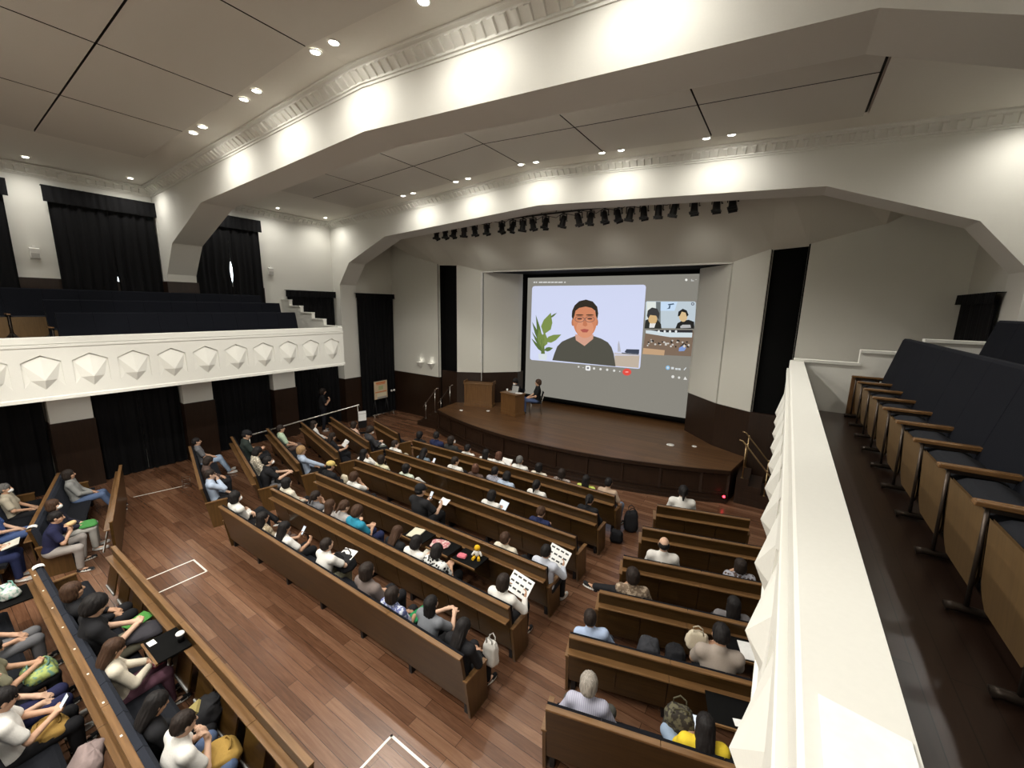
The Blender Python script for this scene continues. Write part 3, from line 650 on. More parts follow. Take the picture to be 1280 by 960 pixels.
POSE_DEF = dict(
 lap=dict(L=((-.10, .24, .61), DN, .4), R=((.10, .24, .61), DN, .4)),
 lapfwd=dict(lean=.2, legs='fwd', L=((-.06, .22, .61), DN, .5), R=((.05, .24, .62), DN, .5), hp=.02),
 down=dict(lean=.02, hp=-.45, L=((-.08, .28, .62), DN, .6), R=((.08, .28, .62), DN, .6)),
 phone=dict(lean=.08, hp=-.38, L=((-.06, .30, .70), (.7, 0, .7), .9), R=((.06, .29, .70), (-.7, 0, .7), .9)),
 chin=dict(lean=.06, hp=-.05, L=((-.10, .26, .61), DN, .4), R=((.035, .13, .98), BACK, 1.1, (-.15, -.1, 1))),
 chinl=dict(lean=.10, hp=.0, hy=.1, tilt=-.05, R=((.10, .26, .61), DN, .4), L=((-.035, .10, 1.0), BACK, 1.1, (.15, -.1, 1))),
 crossed=dict(lean=.16, L=((.10, .17, .74), BACK, .4, (1, .1, 0)), R=((-.10, .20, .72), BACK, .4, (-1, .1, 0)), legs='cross'),
 read=dict(lean=.10, hp=-.22, L=((-.17, .33, .72), (1, 0, .3), .9, (.1, .5, .6)), R=((.17, .33, .72), (-1, 0, .3), .9, (-.1, .5, .6))),
 reach=dict(lean=-.22, hp=.1, L=((-.08, .50, .76), DN, .5), R=((.10, .50, .76), DN, .5)),
 leanl=dict(lean=.02, tilt=-.24, hp=-.1, hy=.1, L=((-.14, .22, .62), DN, .5), R=((.10, .30, .62), DN, .5)),
 legout=dict(lean=.02, tilt=-.05, hy=.25, legs='out', L=((-.06, .16, .95), BACK, 1., (.2, -.1, 1)), R=((.12, .24, .62), DN, .5)),
 face=dict(lean=-.18, hp=-.2, L=((-.03, .30, .84), BACK, 1.0, (.1, -.2, 1)), R=((.05, .30, .82), BACK, 1.0, (-.1, -.2, 1)), legs='wide'),
 wide=dict(lean=-.05, hp=-.12, legs='wide', L=((-.16, .26, .60), DN, .5), R=((.16, .26, .60), DN, .5)),
 turnl=dict(lean=.12, hy=.55, L=((-.10, .22, .61), DN, .4), R=((.04, .26, .62), DN, .4)),
 turnr=dict(lean=.12, hy=-.5, L=((-.06, .24, .61), DN, .4), R=((.10, .22, .61), DN, .4), legs='cross'),
 armout=dict(lean=.18, hy=-.1, L=((-.08, .24, .61), DN, .4), R=((.22, .42, .66), DN, .3)),
 ankle=dict(lean=.12, hp=-.3, legs='ankle', L=((-.08, .27, .68), (1, 0, .4), .8), R=((.06, .27, .68), (-1, 0, .4), .8)),
 lie=dict(lean=1.15, hp=-.7, legs='lie', L=((-.2, .0, .60), DN, .4), R=((.2, .02, .60), DN, .4), hipy=.05),
 stand=dict(lean=.0, hp=-.15, legs='stand', L=((-.02, .24, 1.20), BACK, .9, (.5, .1, .7)), R=((.06, .24, 1.18), BACK, .9, (-.5, .1, .7))),
)
POSES = {}
def pose(n):
    if n not in POSES: POSES[n] = make_pose(n, **POSE_DEF[n])
    return POSES[n]
def hair_mesh(style):
    F = Field(); h = .0105
    if style == 'short': F.ell((0, -.018, .03), (.085, .103, .095)).ell((0, -.05, -.02), (.079, .068, .065), .03).cut((0, .10, -.035), (.082, .085, .082)).cut((0, -.06, -.12), (.12, .12, .055))
    elif style == 'bald': F.ell((0, -.03, .0), (.083, .090, .07)).cut((0, .06, .0), (.09, .085, .11)).cut((0, -.02, .09), (.06, .075, .05))
    elif style == 'bob': F.ell((0, -.016, .028), (.090, .108, .098)).ell((0, -.03, -.055), (.097, .085, .085), .04).cut((0, .115, -.06), (.072, .10, .115))
    elif style == 'long': F.ell((0, -.016, .028), (.089, .107, .097)).ell((0, -.045, -.07), (.094, .07, .11), .04).ell((0, -.075, -.19), (.085, .045, .13), .05).cut((0, .115, -.06), (.07, .10, .12))
    elif style == 'tail': F.ell((0, -.018, .03), (.086, .104, .096)).ell((0, -.05, -.02), (.078, .068, .06), .03).cap((0, -.11, .03), (0, -.15, -.12), .034, .018, .02).cut((0, .105, -.04), (.076, .085, .09))
    elif style == 'fluffy': F.ell((0, -.016, .036), (.097, .115, .105)).ell((0, -.05, -.03), (.09, .075, .075), .04).cut((0, .118, -.045), (.076, .09, .09))
    elif style == 'capped': F.ell((0, -.045, -.015), (.084, .072, .06)).cut((0, .09, -.03), (.09, .09, .1))
    me = fmesh('hair', F, h, [M['black']])
    for v in me.vertices:      # locks
        c = v.co; a = math.atan2(c.x, c.y+.02); n = noise.noise(Vector((a*5.5, c.z*9, 3.1)))+.6*noise.noise(Vector((a*13, c.z*22, 7)))
        v.co += v.normal*.007*n
    return me
HAIR = {}
def hairm(s):
    if s not in HAIR: HAIR[s] = hair_mesh(s)
    return HAIR[s]
f = Field(); f.ell((0, -.012, .045), (.094, .112, .085)).cut((0, 0, -.06), (.2, .2, .075)); f.ell((0, .10, .022), (.075, .075, .008), .012); CAPM = fmesh('cap', f, .0105, [M['black']])
f = Field(); f.ell((0, .055, -.052), (.064, .065, .05)).cut((0, .0, -.05), (.075, .062, .09)); MASKM = fmesh('face_mask', f, .0085, [M['paper']])
_g = MB()
for s in (-1, 1):
    _g.tube([(s*.033+.026*math.cos(a), .101-.012*abs(math.cos(a)), .006+.019*math.sin(a)) for a in np.linspace(0, 2*math.pi, 13)], .003, 5).tube([(s*.06, .09, .008), (s*.08, .0, .008)], .003, 5)
_g.tube([(-.008, .105, .008), (.008, .105, .008)], .003, 5); _g.use(M['black']); _g.mi = [0]*len(_g.f); GLASSM = _g.mesh('glasses')
def hairmat(c):
    k = ('hair', tuple(c))
    if k not in _cm:
        m = wood('hair strands', tuple(x*.6 for x in c), tuple(min(1, x*1.4+.002) for x in c), .62, axis=2, scale=16); _cm[k] = m; sock(m.node_tree.nodes['Principled BSDF'], 'Specular IOR Level').default_value = .22
    return _cm[k]
_cm = {}
def cloth(c, pat=None):
    k = (tuple(c), pat)
    if k in _cm: return _cm[k]
    m = mat('cloth', c, .88, .2, bump=(90, .12))
    if pat:
        nt = m.node_tree; b = nt.nodes['Principled BSDF']; tc = nt.nodes.new('ShaderNodeTexCoord'); col2, kind = pat
        t = nt.nodes.new({'stripe': 'ShaderNodeTexWave', 'check': 'ShaderNodeTexChecker', 'spots': 'ShaderNodeTexVoronoi', 'knit': 'ShaderNodeTexNoise'}[kind])
        t.inputs['Scale'].default_value = {'stripe': 14, 'check': 26, 'spots': 22, 'knit': 24}[kind]
        mx = nt.nodes.new('ShaderNodeMixRGB'); mx.inputs[1].default_value = (*c, 1); mx.inputs[2].default_value = (*col2, 1)
        cr = nt.nodes.new('ShaderNodeValToRGB'); cr.color_ramp.elements[0].position = .42; cr.color_ramp.elements[1].position = .52
        nt.links.new(tc.outputs['Object'], t.inputs['Vector']); nt.links.new(t.outputs[{'spots': 'Distance'}.get(kind, 'Color' if kind != 'knit' else 'Fac')], cr.inputs[0]); nt.links.new(cr.outputs[0], mx.inputs[0]); nt.links.new(mx.outputs[0], b.inputs['Base Color'])
    _cm[k] = m; return m
HC = dict(black=(.012, .010, .010), dark=(.022, .015, .012), brown=(.055, .028, .016), auburn=(.10, .045, .028), blond=(.34, .21, .10), grey=(.12, .115, .11), white=(.30, .27, .235))
def dress(o, m, slot=0): o.material_slots[slot].link = 'OBJECT'; o.material_slots[slot].material = m
PEOPLE = []
def person(label, group, x, y, rz, scale, ps, hair, hc, top, sleeve, bottom, shoe=(.02, .02, .022), extra='', pat=None, z=0, skin=0):
    p = pose(ps); t = thing('person', label, 'person', (x, y, z), rz, group); t.scale = (scale,)*3
    o = link('body', p['body'], t); dress(o, SKIN[skin])
    o = link('shirt', p[sleeve], t); dress(o, cloth(top, pat))
    o = link('trousers', p['trousers'], t); dress(o, cloth(bottom))
    for sm in p['shoes']: o = link('shoe', sm, t); dress(o, cloth(shoe))
    def head(nm, me, c=None):
        o = link(nm, me, t); o.matrix_local = p['head']
        if c is not None: dress(o, cloth(c))
        return o
    o = head('hair', hairm(hair)); dress(o, hairmat(HC[hc]))
    if 'cap' in extra: head('cap', CAPM, (.60, .46, .16) if 'yellow' in extra else (.015, .015, .017))
    if 'mask' in extra: head('face_mask', MASKM)
    if 'glasses' in extra: head('glasses', GLASSM)
    PEOPLE.append((t, p)); return t, p
def local(t, v):
    c, s = math.cos(t.rotation_euler.z), math.sin(t.rotation_euler.z); k = t.scale[0]
    return (t.location.x+k*(v[0]*c-v[1]*s), t.location.y+k*(v[0]*s+v[1]*c), t.location.z+k*v[2])
PT = [
 ('person in grey shirt and light blue jeans, rearmost left angled pew', 'rearmost left angled pew', -6.982, 4.108, -0.2693, 0.9, 'lapfwd', 'short', 'black', (0.15, 0.15, 0.16), 'short', (0.27, 0.35, 0.47), '', None, '', 0),
 ('dark haired person in dark brown top, rearmost left angled pew', 'rearmost left angled pew', -5.287, 3.609, -0.2693, 0.9, 'down', 'bob', 'dark', (0.09, 0.06, 0.05), 'long', (0.014, 0.014, 0.016), '', None, '', 0),
 ('person in pale blue shirt, hand at chin, rearmost left angled pew', 'rearmost left angled pew', -4.243, 3.321, -0.2693, 0.92, 'chin', 'short', 'dark', (0.42, 0.5, 0.63), 'long', (0.014, 0.014, 0.016), 'glasses', None, '', 0),
 ('person in black cap and dark vest, second left angled pew', 'second left angled pew', -6.062, 4.83, -0.2693, 1.05, 'phone', 'capped', 'black', (0.03, 0.04, 0.035), 'short', (0.014, 0.014, 0.016), 'cap', None, '', 0),
 ('person in pale checked shirt, second left angled pew', 'second left angled pew', -4.81, 4.473, -0.2693, 0.971, 'down', 'bob', 'black', (0.66, 0.6, 0.49), 'long', (0.014, 0.014, 0.016), '', ((0.3, 0.26, 0.2), 'check'), '', 0),
 ('person in black T-shirt and white mask, second left angled pew', 'second left angled pew', -3.96, 4.238, -0.2693, 0.972, 'reach', 'short', 'black', (0.014, 0.014, 0.016), 'short', (0.15, 0.15, 0.16), 'mask', None, 'bag', 0),
 ('person in pale green shirt, third left angled pew', 'third left angled pew', -6.148, 5.854, -0.2693, 0.967, 'lap', 'short', 'dark', (0.48, 0.6, 0.44), 'short', (0.09, 0.06, 0.05), '', None, '', 0),
 ('light haired person in pale blue shirt, arm stretched out, third left angled pew', 'third left angled pew', -4.038, 5.28, -0.2693, 0.945, 'armout', 'fluffy', 'blond', (0.42, 0.5, 0.63), 'long', (0.014, 0.014, 0.016), '', None, '', 0),
 ('long haired person in white top, fourth left angled pew', 'fourth left angled pew', -6.112, 6.831, -0.2693, 0.9, 'lap', 'long', 'dark', (0.74, 0.72, 0.68), 'long', (0.014, 0.014, 0.016), '', None, '', 0),
 ('long haired person in black, holding white papers, fourth left angled pew', 'fourth left angled pew', -4.609, 6.416, -0.2693, 0.9, 'read', 'long', 'dark', (0.014, 0.014, 0.016), 'short', (0.014, 0.014, 0.016), '', None, 'paper', 0),
 ('person in peach top, fifth left angled pew', 'fifth left angled pew', -5.081, 7.518, -0.2693, 0.9, 'lap', 'bob', 'dark', (0.62, 0.42, 0.32), 'short', (0.014, 0.014, 0.016), '', None, '', 0),
 ('masked person in dark grey with white papers, fifth left angled pew', 'fifth left angled pew', -4.043, 7.232, -0.2693, 0.978, 'phone', 'fluffy', 'dark', (0.05, 0.05, 0.055), 'long', (0.014, 0.014, 0.016), 'mask', None, 'folder', 0),
 ('dark haired person in black, front centre pew', 'front centre pew', -2.733, 7.999, 0, 0.9, 'lap', 'fluffy', 'black', (0.014, 0.014, 0.016), 'long', (0.014, 0.014, 0.016), '', None, '', 0),
 ('short haired person in navy shirt, front centre pew', 'front centre pew', -2.082, 7.993, 0, 0.997, 'turnl', 'short', 'black', (0.018, 0.024, 0.07), 'short', (0.014, 0.014, 0.016), '', None, '', 0),
 ('person in dark grey top, front centre pew', 'front centre pew', -1.549, 7.992, 0, 0.979, 'turnr', 'bob', 'dark', (0.03, 0.03, 0.03), 'short', (0.014, 0.014, 0.016), 'mask', None, '', 0),
 ('person with black hair, white collar, front centre pew', 'front centre pew', -0.94, 7.98, 0, 0.9, 'lap', 'short', 'black', (0.74, 0.72, 0.68), 'short', (0.014, 0.014, 0.016), '', None, '', 0),
 ('long haired person in white blouse, front centre pew', 'front centre pew', -0.339, 7.98, 0, 0.9, 'lap', 'long', 'black', (0.74, 0.72, 0.68), 'short', (0.014, 0.014, 0.016), '', None, '', 0),
 ('auburn haired person in white holding a sheet, front centre pew', 'front centre pew', 0.03, 7.98, 0, 0.9, 'read', 'bob', 'auburn', (0.74, 0.72, 0.68), 'short', (0.014, 0.014, 0.016), '', None, 'paper', 0),
 ('grey haired person in white shirt, front centre pew', 'front centre pew', 0.665, 8.01, 0, 0.931, 'lap', 'short', 'grey', (0.74, 0.72, 0.68), 'short', (0.15, 0.15, 0.16), '', None, '', 0),
 ('dark haired person in cream top, front centre pew', 'front centre pew', 1.218, 7.98, 0, 0.9, 'lap', 'bob', 'black', (0.66, 0.6, 0.49), 'short', (0.014, 0.014, 0.016), '', None, '', 0),
 ('person in patterned dark top, front centre pew', 'front centre pew', 1.815, 7.98, 0, 0.9, 'lap', 'bob', 'dark', (0.09, 0.06, 0.05), 'short', (0.014, 0.014, 0.016), '', ((0.4, 0.35, 0.32), 'spots'), '', 0),
 ('long haired person in lime top, front centre pew', 'front centre pew', 2.407, 7.98, 0, 0.9, 'lap', 'long', 'black', (0.5, 0.58, 0.12), 'short', (0.014, 0.014, 0.016), '', None, '', 0),
 ('short haired person in beige shirt and jeans, front centre pew', 'front centre pew', 2.87, 7.98, 0, 0.907, 'wide', 'short', 'black', (0.46, 0.34, 0.25), 'short', (0.16, 0.2, 0.28), '', None, '', 0),
 ('person in white top and beige trousers, second centre pew from stage', 'second centre pew from stage', -2.689, 7.04, 0, 0.903, 'turnr', 'short', 'dark', (0.74, 0.72, 0.68), 'short', (0.5, 0.42, 0.31), '', None, '', 0),
 ('long haired person in grey blue top, second centre pew from stage', 'second centre pew from stage', -1.649, 7.03, 0, 0.9, 'phone', 'long', 'black', (0.14, 0.18, 0.22), 'short', (0.014, 0.014, 0.016), '', None, 'phone', 0),
 ('short haired person in white shirt, second centre pew from stage', 'second centre pew from stage', -0.568, 7.04, 0, 0.921, 'turnr', 'short', 'dark', (0.74, 0.72, 0.68), 'short', (0.014, 0.014, 0.016), '', None, '', 0),
 ('auburn haired person in dark top, second centre pew from stage', 'second centre pew from stage', 0.072, 7.03, 0, 0.9, 'turnl', 'bob', 'auburn', (0.09, 0.06, 0.05), 'long', (0.014, 0.014, 0.016), '', None, '', 0),
 ('person in navy sports top with white stripe, second centre pew from stage', 'second centre pew from stage', 0.517, 7.03, 0, 0.9, 'reach', 'short', 'black', (0.018, 0.024, 0.07), 'short', (0.014, 0.014, 0.016), '', ((0.5, 0.5, 0.55), 'stripe'), '', 0),
 ('black haired person in pale blue top, second centre pew from stage', 'second centre pew from stage', 0.886, 7.03, 0, 0.9, 'down', 'bob', 'black', (0.42, 0.5, 0.63), 'short', (0.014, 0.014, 0.016), '', None, '', 0),
 ('person in white vest top, second centre pew from stage', 'second centre pew from stage', 1.691, 7.06, 0, 0.921, 'lap', 'tail', 'black', (0.74, 0.72, 0.68), 'short', (0.09, 0.13, 0.23), '', None, 'bluebag', 0),
 ('black haired person in black, second centre pew from stage', 'second centre pew from stage', 2.842, 7.03, 0, 0.9, 'down', 'tail', 'black', (0.014, 0.014, 0.016), 'long', (0.014, 0.014, 0.016), '', None, '', 0),
 ('long haired person in white blouse, third centre pew from stage', 'third centre pew from stage', -2.777, 6.09, 0, 0.9, 'chin', 'long', 'black', (0.74, 0.72, 0.68), 'long', (0.014, 0.014, 0.016), '', None, '', 0),
 ('person in pale yellow top, third centre pew from stage', 'third centre pew from stage', -2.078, 6.119, 0, 0.909, 'lap', 'bob', 'dark', (0.68, 0.64, 0.45), 'short', (0.014, 0.014, 0.016), '', None, '', 0),
 ('person in pale green and white top, third centre pew from stage', 'third centre pew from stage', -1.207, 6.091, 0, 0.9, 'turnr', 'bob', 'black', (0.6, 0.66, 0.54), 'short', (0.74, 0.72, 0.68), '', None, '', 0),
 ('person in white shirt holding a tablet, third centre pew from stage', 'third centre pew from stage', 1.19, 6.09, 0, 0.909, 'phone', 'bob', 'black', (0.74, 0.72, 0.68), 'long', (0.014, 0.014, 0.016), '', None, 'tablet', 0),
 ('dark haired person with a violet folder, third centre pew from stage', 'third centre pew from stage', 2.308, 6.09, 0, 0.9, 'phone', 'short', 'brown', (0.018, 0.024, 0.07), 'short', (0.014, 0.014, 0.016), '', None, 'violet', 0),
 ('person in yellow cap and dark jacket, third centre pew from cross aisle', 'third centre pew from cross aisle', -2.621, 5.06, 0, 0.939, 'phone', 'capped', 'black', (0.014, 0.014, 0.016), 'long', (0.014, 0.014, 0.016), 'cap yellow', None, 'creambag', 0),
 ('brown haired person in white, hand at face, third centre pew from cross aisle', 'third centre pew from cross aisle', -1.725, 5.06, 0, 0.9, 'chin', 'fluffy', 'brown', (0.74, 0.72, 0.68), 'short', (0.014, 0.014, 0.016), '', None, '', 0),
 ('big person in black cap and black T-shirt, third centre pew from cross aisle', 'third centre pew from cross aisle', 0.147, 5.2, 0, 1.05, 'read', 'capped', 'black', (0.02, 0.02, 0.022), 'short', (0.014, 0.014, 0.016), 'cap', None, 'phonepaper', 0),
 ('brown haired person in cream shirt with dark strap, third centre pew from cross aisle', 'third centre pew from cross aisle', 2.272, 5.06, 0, 0.9, 'lap', 'short', 'brown', (0.66, 0.6, 0.49), 'short', (0.014, 0.014, 0.016), '', None, '', 0),
 ('person in pale blue shirt reading a printed sheet, third centre pew from cross aisle', 'third centre pew from cross aisle', 2.997, 5.06, 0, 0.911, 'read', 'short', 'black', (0.55, 0.58, 0.66), 'long', (0.014, 0.014, 0.016), '', None, 'news', 0),
 ('black haired person in beige jacket, second centre pew from cross aisle', 'second centre pew from cross aisle', -2.564, 4.11, 0, 0.916, 'lap', 'bob', 'black', (0.66, 0.6, 0.49), 'long', (0.014, 0.014, 0.016), '', None, '', 0),
 ('dark haired person in grey top, second centre pew from cross aisle', 'second centre pew from cross aisle', -1.547, 4.08, 0, 0.9, 'chin', 'tail', 'dark', (0.15, 0.15, 0.16), 'short', (0.014, 0.014, 0.016), '', None, '', 0),
 ('long brown haired person, second centre pew from cross aisle', 'second centre pew from cross aisle', -1.004, 4.084, 0, 0.9, 'lap', 'long', 'brown', (0.3, 0.27, 0.25), 'short', (0.014, 0.014, 0.016), '', None, '', 0),
 ('person in grey top with light hair ribbon, second centre pew from cross aisle', 'second centre pew from cross aisle', -0.669, 4.08, 0, 0.948, 'phone', 'tail', 'brown', (0.35, 0.33, 0.32), 'short', (0.014, 0.014, 0.016), '', None, '', 0),
 ('brown haired person in teal T-shirt, second centre pew from cross aisle', 'second centre pew from cross aisle', -0.297, 4.08, 0, 0.954, 'phone', 'fluffy', 'brown', (0.03, 0.24, 0.36), 'short', (0.018, 0.024, 0.07), '', None, '', 0),
 ('brown long haired person in black, second centre pew from cross aisle', 'second centre pew from cross aisle', 0.708, 4.08, 0, 0.9, 'down', 'long', 'brown', (0.014, 0.014, 0.016), 'long', (0.014, 0.014, 0.016), '', None, '', 0),
 ('black haired person in white blouse, second centre pew from cross aisle', 'second centre pew from cross aisle', 1.189, 4.08, 0, 0.909, 'phone', 'bob', 'black', (0.74, 0.72, 0.68), 'long', (0.014, 0.014, 0.016), '', None, 'magazine', 0),
 ('person in black top with white pattern, second centre pew from cross aisle', 'second centre pew from cross aisle', 1.637, 4.08, 0, 0.924, 'phone', 'bob', 'black', (0.014, 0.014, 0.016), 'short', (0.014, 0.014, 0.016), '', ((0.7, 0.7, 0.68), 'spots'), '', 0),
 ('brown bobbed person in white cardigan reading a printed sheet, second centre pew from cross aisle', 'second centre pew from cross aisle', 2.884, 4.08, 0, 0.934, 'read', 'bob', 'dark', (0.74, 0.72, 0.68), 'long', (0.014, 0.014, 0.016), '', None, 'news', 0),
 ('masked person in white blouse, rearmost centre pew', 'rearmost centre pew', -2.608, 3.172, 0, 0.953, 'crossed', 'bob', 'black', (0.74, 0.72, 0.68), 'long', (0.014, 0.014, 0.016), 'mask', None, '', 0),
 ('long haired person in patterned beige top, rearmost centre pew', 'rearmost centre pew', -1.523, 3.14, 0, 0.9, 'lap', 'long', 'black', (0.5, 0.42, 0.31), 'long', (0.09, 0.06, 0.05), '', ((0.25, 0.2, 0.13), 'spots'), '', 0),
 ('long haired person in white raising a phone, rearmost centre pew', 'rearmost centre pew', -0.902, 3.14, 0, 0.9, 'read', 'long', 'black', (0.74, 0.72, 0.68), 'short', (0.014, 0.014, 0.016), '', None, 'phone', 0),
 ('person with thinning hair in white shirt, rearmost centre pew', 'rearmost centre pew', 0.103, 3.14, 0, 0.9, 'reach', 'short', 'dark', (0.74, 0.72, 0.68), 'short', (0.22, 0.21, 0.14), '', None, 'duffel', 0),
 ('dark bobbed person in brown top, rearmost centre pew', 'rearmost centre pew', 1.278, 3.174, 0, 0.989, 'lap', 'bob', 'dark', (0.16, 0.13, 0.12), 'short', (0.014, 0.014, 0.016), '', None, '', 0),
 ('dark haired person in blue patterned blouse, rearmost centre pew', 'rearmost centre pew', 1.823, 3.14, 0, 0.9, 'lap', 'bob', 'dark', (0.6, 0.64, 0.74), 'short', (0.014, 0.014, 0.016), '', ((0.12, 0.14, 0.3), 'knit'), 'greenbook', 0),
 ('long haired person in grey T-shirt reaching forward, rearmost centre pew', 'rearmost centre pew', 2.343, 3.14, 0, 0.9, 'reach', 'long', 'black', (0.17, 0.18, 0.2), 'short', (0.014, 0.014, 0.016), '', None, '', 0),
 ('black haired person dressed in black, rearmost centre pew', 'rearmost centre pew', 2.923, 3.14, 0, 0.9, 'down', 'long', 'black', (0.014, 0.014, 0.016), 'long', (0.014, 0.014, 0.016), '', None, 'whitebag', 0),
 ('ponytailed person in white shirt, front right pew', 'front right pew', 4.322, 8.252, 0.2693, 1.044, 'lap', 'tail', 'black', (0.74, 0.72, 0.68), 'long', (0.014, 0.014, 0.016), '', None, '', 0),
 ('balding person in white shirt, third right pew from front', 'third right pew from front', 4.456, 6.201, 0.2693, 0.999, 'lap', 'bald', 'black', (0.74, 0.72, 0.68), 'long', (0.014, 0.014, 0.016), '', None, '', 0),
 ('brown haired person leaning on a hand, third right pew from front', 'third right pew from front', 5.52, 6.459, 0.2693, 0.9, 'chinl', 'bob', 'dark', (0.09, 0.06, 0.05), 'short', (0.014, 0.014, 0.016), '', ((0.4, 0.4, 0.45), 'spots'), '', 0),
 ('person in patterned knit, ankle over knee, third right pew from rear', 'third right pew from rear', 4.323, 5.171, 0.2693, 0.947, 'legout', 'fluffy', 'dark', (0.42, 0.33, 0.24), 'short', (0.014, 0.014, 0.016), '', ((0.18, 0.13, 0.09), 'knit'), '', 0),
 ('long haired person in grey top, third right pew from rear', 'third right pew from rear', 5.497, 5.507, 0.2693, 0.9, 'lap', 'long', 'black', (0.17, 0.16, 0.165), 'short', (0.014, 0.014, 0.016), '', None, '', 0),
 ('short haired person in light blue shirt leaning left, second right pew from rear', 'second right pew from rear', 4.207, 4.199, 0.2693, 0.9, 'leanl', 'short', 'dark', (0.38, 0.47, 0.65), 'long', (0.04, 0.045, 0.06), '', None, '', 0),
 ('short haired person in taupe T-shirt, second right pew from rear', 'second right pew from rear', 5.459, 4.574, 0.2693, 1.05, 'phone', 'short', 'black', (0.34, 0.29, 0.25), 'short', (0.014, 0.014, 0.016), '', None, 'creambag2', 0),
 ('white haired person in lavender striped shirt, rearmost right pew', 'rearmost right pew', 4.451, 3.281, 0.2693, 0.9, 'wide', 'fluffy', 'white', (0.48, 0.48, 0.57), 'long', (0.075, 0.075, 0.065), '', ((0.36, 0.36, 0.47), 'stripe'), '', 0),
 ('long haired person in yellow top and pale jeans, rearmost right pew', 'rearmost right pew', 5.469, 3.562, 0.2693, 0.9, 'ankle', 'long', 'black', (0.75, 0.55, 0.04), 'short', (0.27, 0.35, 0.47), '', None, 'phone', 0),
 ('dark haired person in grey sweatshirt, padded rear left pew', 'padded rear left pew', -6.633, 1.694, -0.2693, 0.9, 'lapfwd', 'bob', 'dark', (0.26, 0.26, 0.25), 'long', (0.09, 0.13, 0.23), '', None, '', 0),
 ('brown haired masked person in dark navy, padded rear left pew', 'padded rear left pew', -4.976, 1.2, -0.2693, 0.9, 'lap', 'bob', 'brown', (0.025, 0.025, 0.04), 'long', (0.52, 0.5, 0.46), 'mask', None, 'greenbag', 0),
 ('person in navy T-shirt eating a bun, padded rear left pew', 'padded rear left pew', -4.388, 0.959, -0.2693, 0.9, 'face', 'short', 'black', (0.02, 0.022, 0.06), 'short', (0.34, 0.31, 0.29), '', None, 'bun', 0),
 ('person in beige shirt and mask, left edge pew', 'left edge pew', -6.634, 0.808, -0.2693, 0.9, 'lap', 'short', 'grey', (0.44, 0.39, 0.3), 'short', (0.014, 0.014, 0.016), 'mask', None, '', 0),
 ('person in blue shirt and jeans, left edge pew', 'left edge pew', -5.615, 0.516, -0.2693, 0.924, 'lapfwd', 'short', 'black', (0.05, 0.09, 0.25), 'short', (0.07, 0.11, 0.25), '', None, '', 0),
 ('person in green shirt with white sheet, left edge pew', 'left edge pew', -4.778, 0.231, -0.2693, 0.9, 'phone', 'bob', 'black', (0.08, 0.3, 0.12), 'short', (0.018, 0.024, 0.07), '', None, 'magazine', 0),
 ('brown haired person in black top, pew behind front screen', 'pew behind front screen', -1.418, 0.832, 0, 0.963, 'lap', 'bob', 'brown', (0.014, 0.014, 0.016), 'long', (0.014, 0.014, 0.016), '', None, '', 0),
 ('person in black T-shirt with a laptop bag, pew behind front screen', 'pew behind front screen', -0.677, 0.815, 0, 1.05, 'phone', 'fluffy', 'black', (0.014, 0.014, 0.016), 'short', (0.2, 0.19, 0.14), '', None, 'laptopbag', 0),
 ('long haired person in cream jumper and purple trousers, pew behind front screen', 'pew behind front screen', 0.042, 0.8, 0, 0.9, 'phone', 'long', 'brown', (0.64, 0.58, 0.47), 'long', (0.15, 0.07, 0.1), '', None, 'craft', 0),
 ('long black haired person in black, pew behind front screen', 'pew behind front screen', 1.18, 0.8, 0, 0.9, 'down', 'long', 'black', (0.014, 0.014, 0.016), 'long', (0.014, 0.014, 0.016), '', None, '', 0),
 ('person in white T-shirt and jeans, hands to face, pew behind front screen', 'pew behind front screen', 1.611, 0.8, 0, 0.9, 'face', 'short', 'dark', (0.74, 0.72, 0.68), 'short', (0.09, 0.13, 0.23), '', None, 'mustard', 0),
 ('person in grey trousers, bottom left corner pew', 'bottom left corner pew', -1.86, 0.05, 0, 0.92, 'lap', 'short', 'black', (0.014, 0.014, 0.016), 'short', (0.15, 0.15, 0.16), '', None, '', 0),
 ('person with a teal carrier bag, bottom left corner pew', 'bottom left corner pew', -0.95, 0.05, 0, 0.92, 'phone', 'bob', 'black', (0.22, 0.21, 0.14), 'short', (0.014, 0.014, 0.016), '', None, 'tealbag', 0),
 ('person in navy trousers, bottom left corner pew', 'bottom left corner pew', -0.42, 0.05, 0, 0.92, 'lap', 'bob', 'dark', (0.014, 0.014, 0.016), 'short', (0.022, 0.024, 0.07), '', None, '', 0),
 ('person with mustard bag and phone, bottom left corner pew', 'bottom left corner pew', 0.02, 0.05, 0, 0.92, 'phone', 'short', 'black', (0.74, 0.72, 0.68), 'short', (0.014, 0.014, 0.016), '', None, 'mustardphone', 0),
]
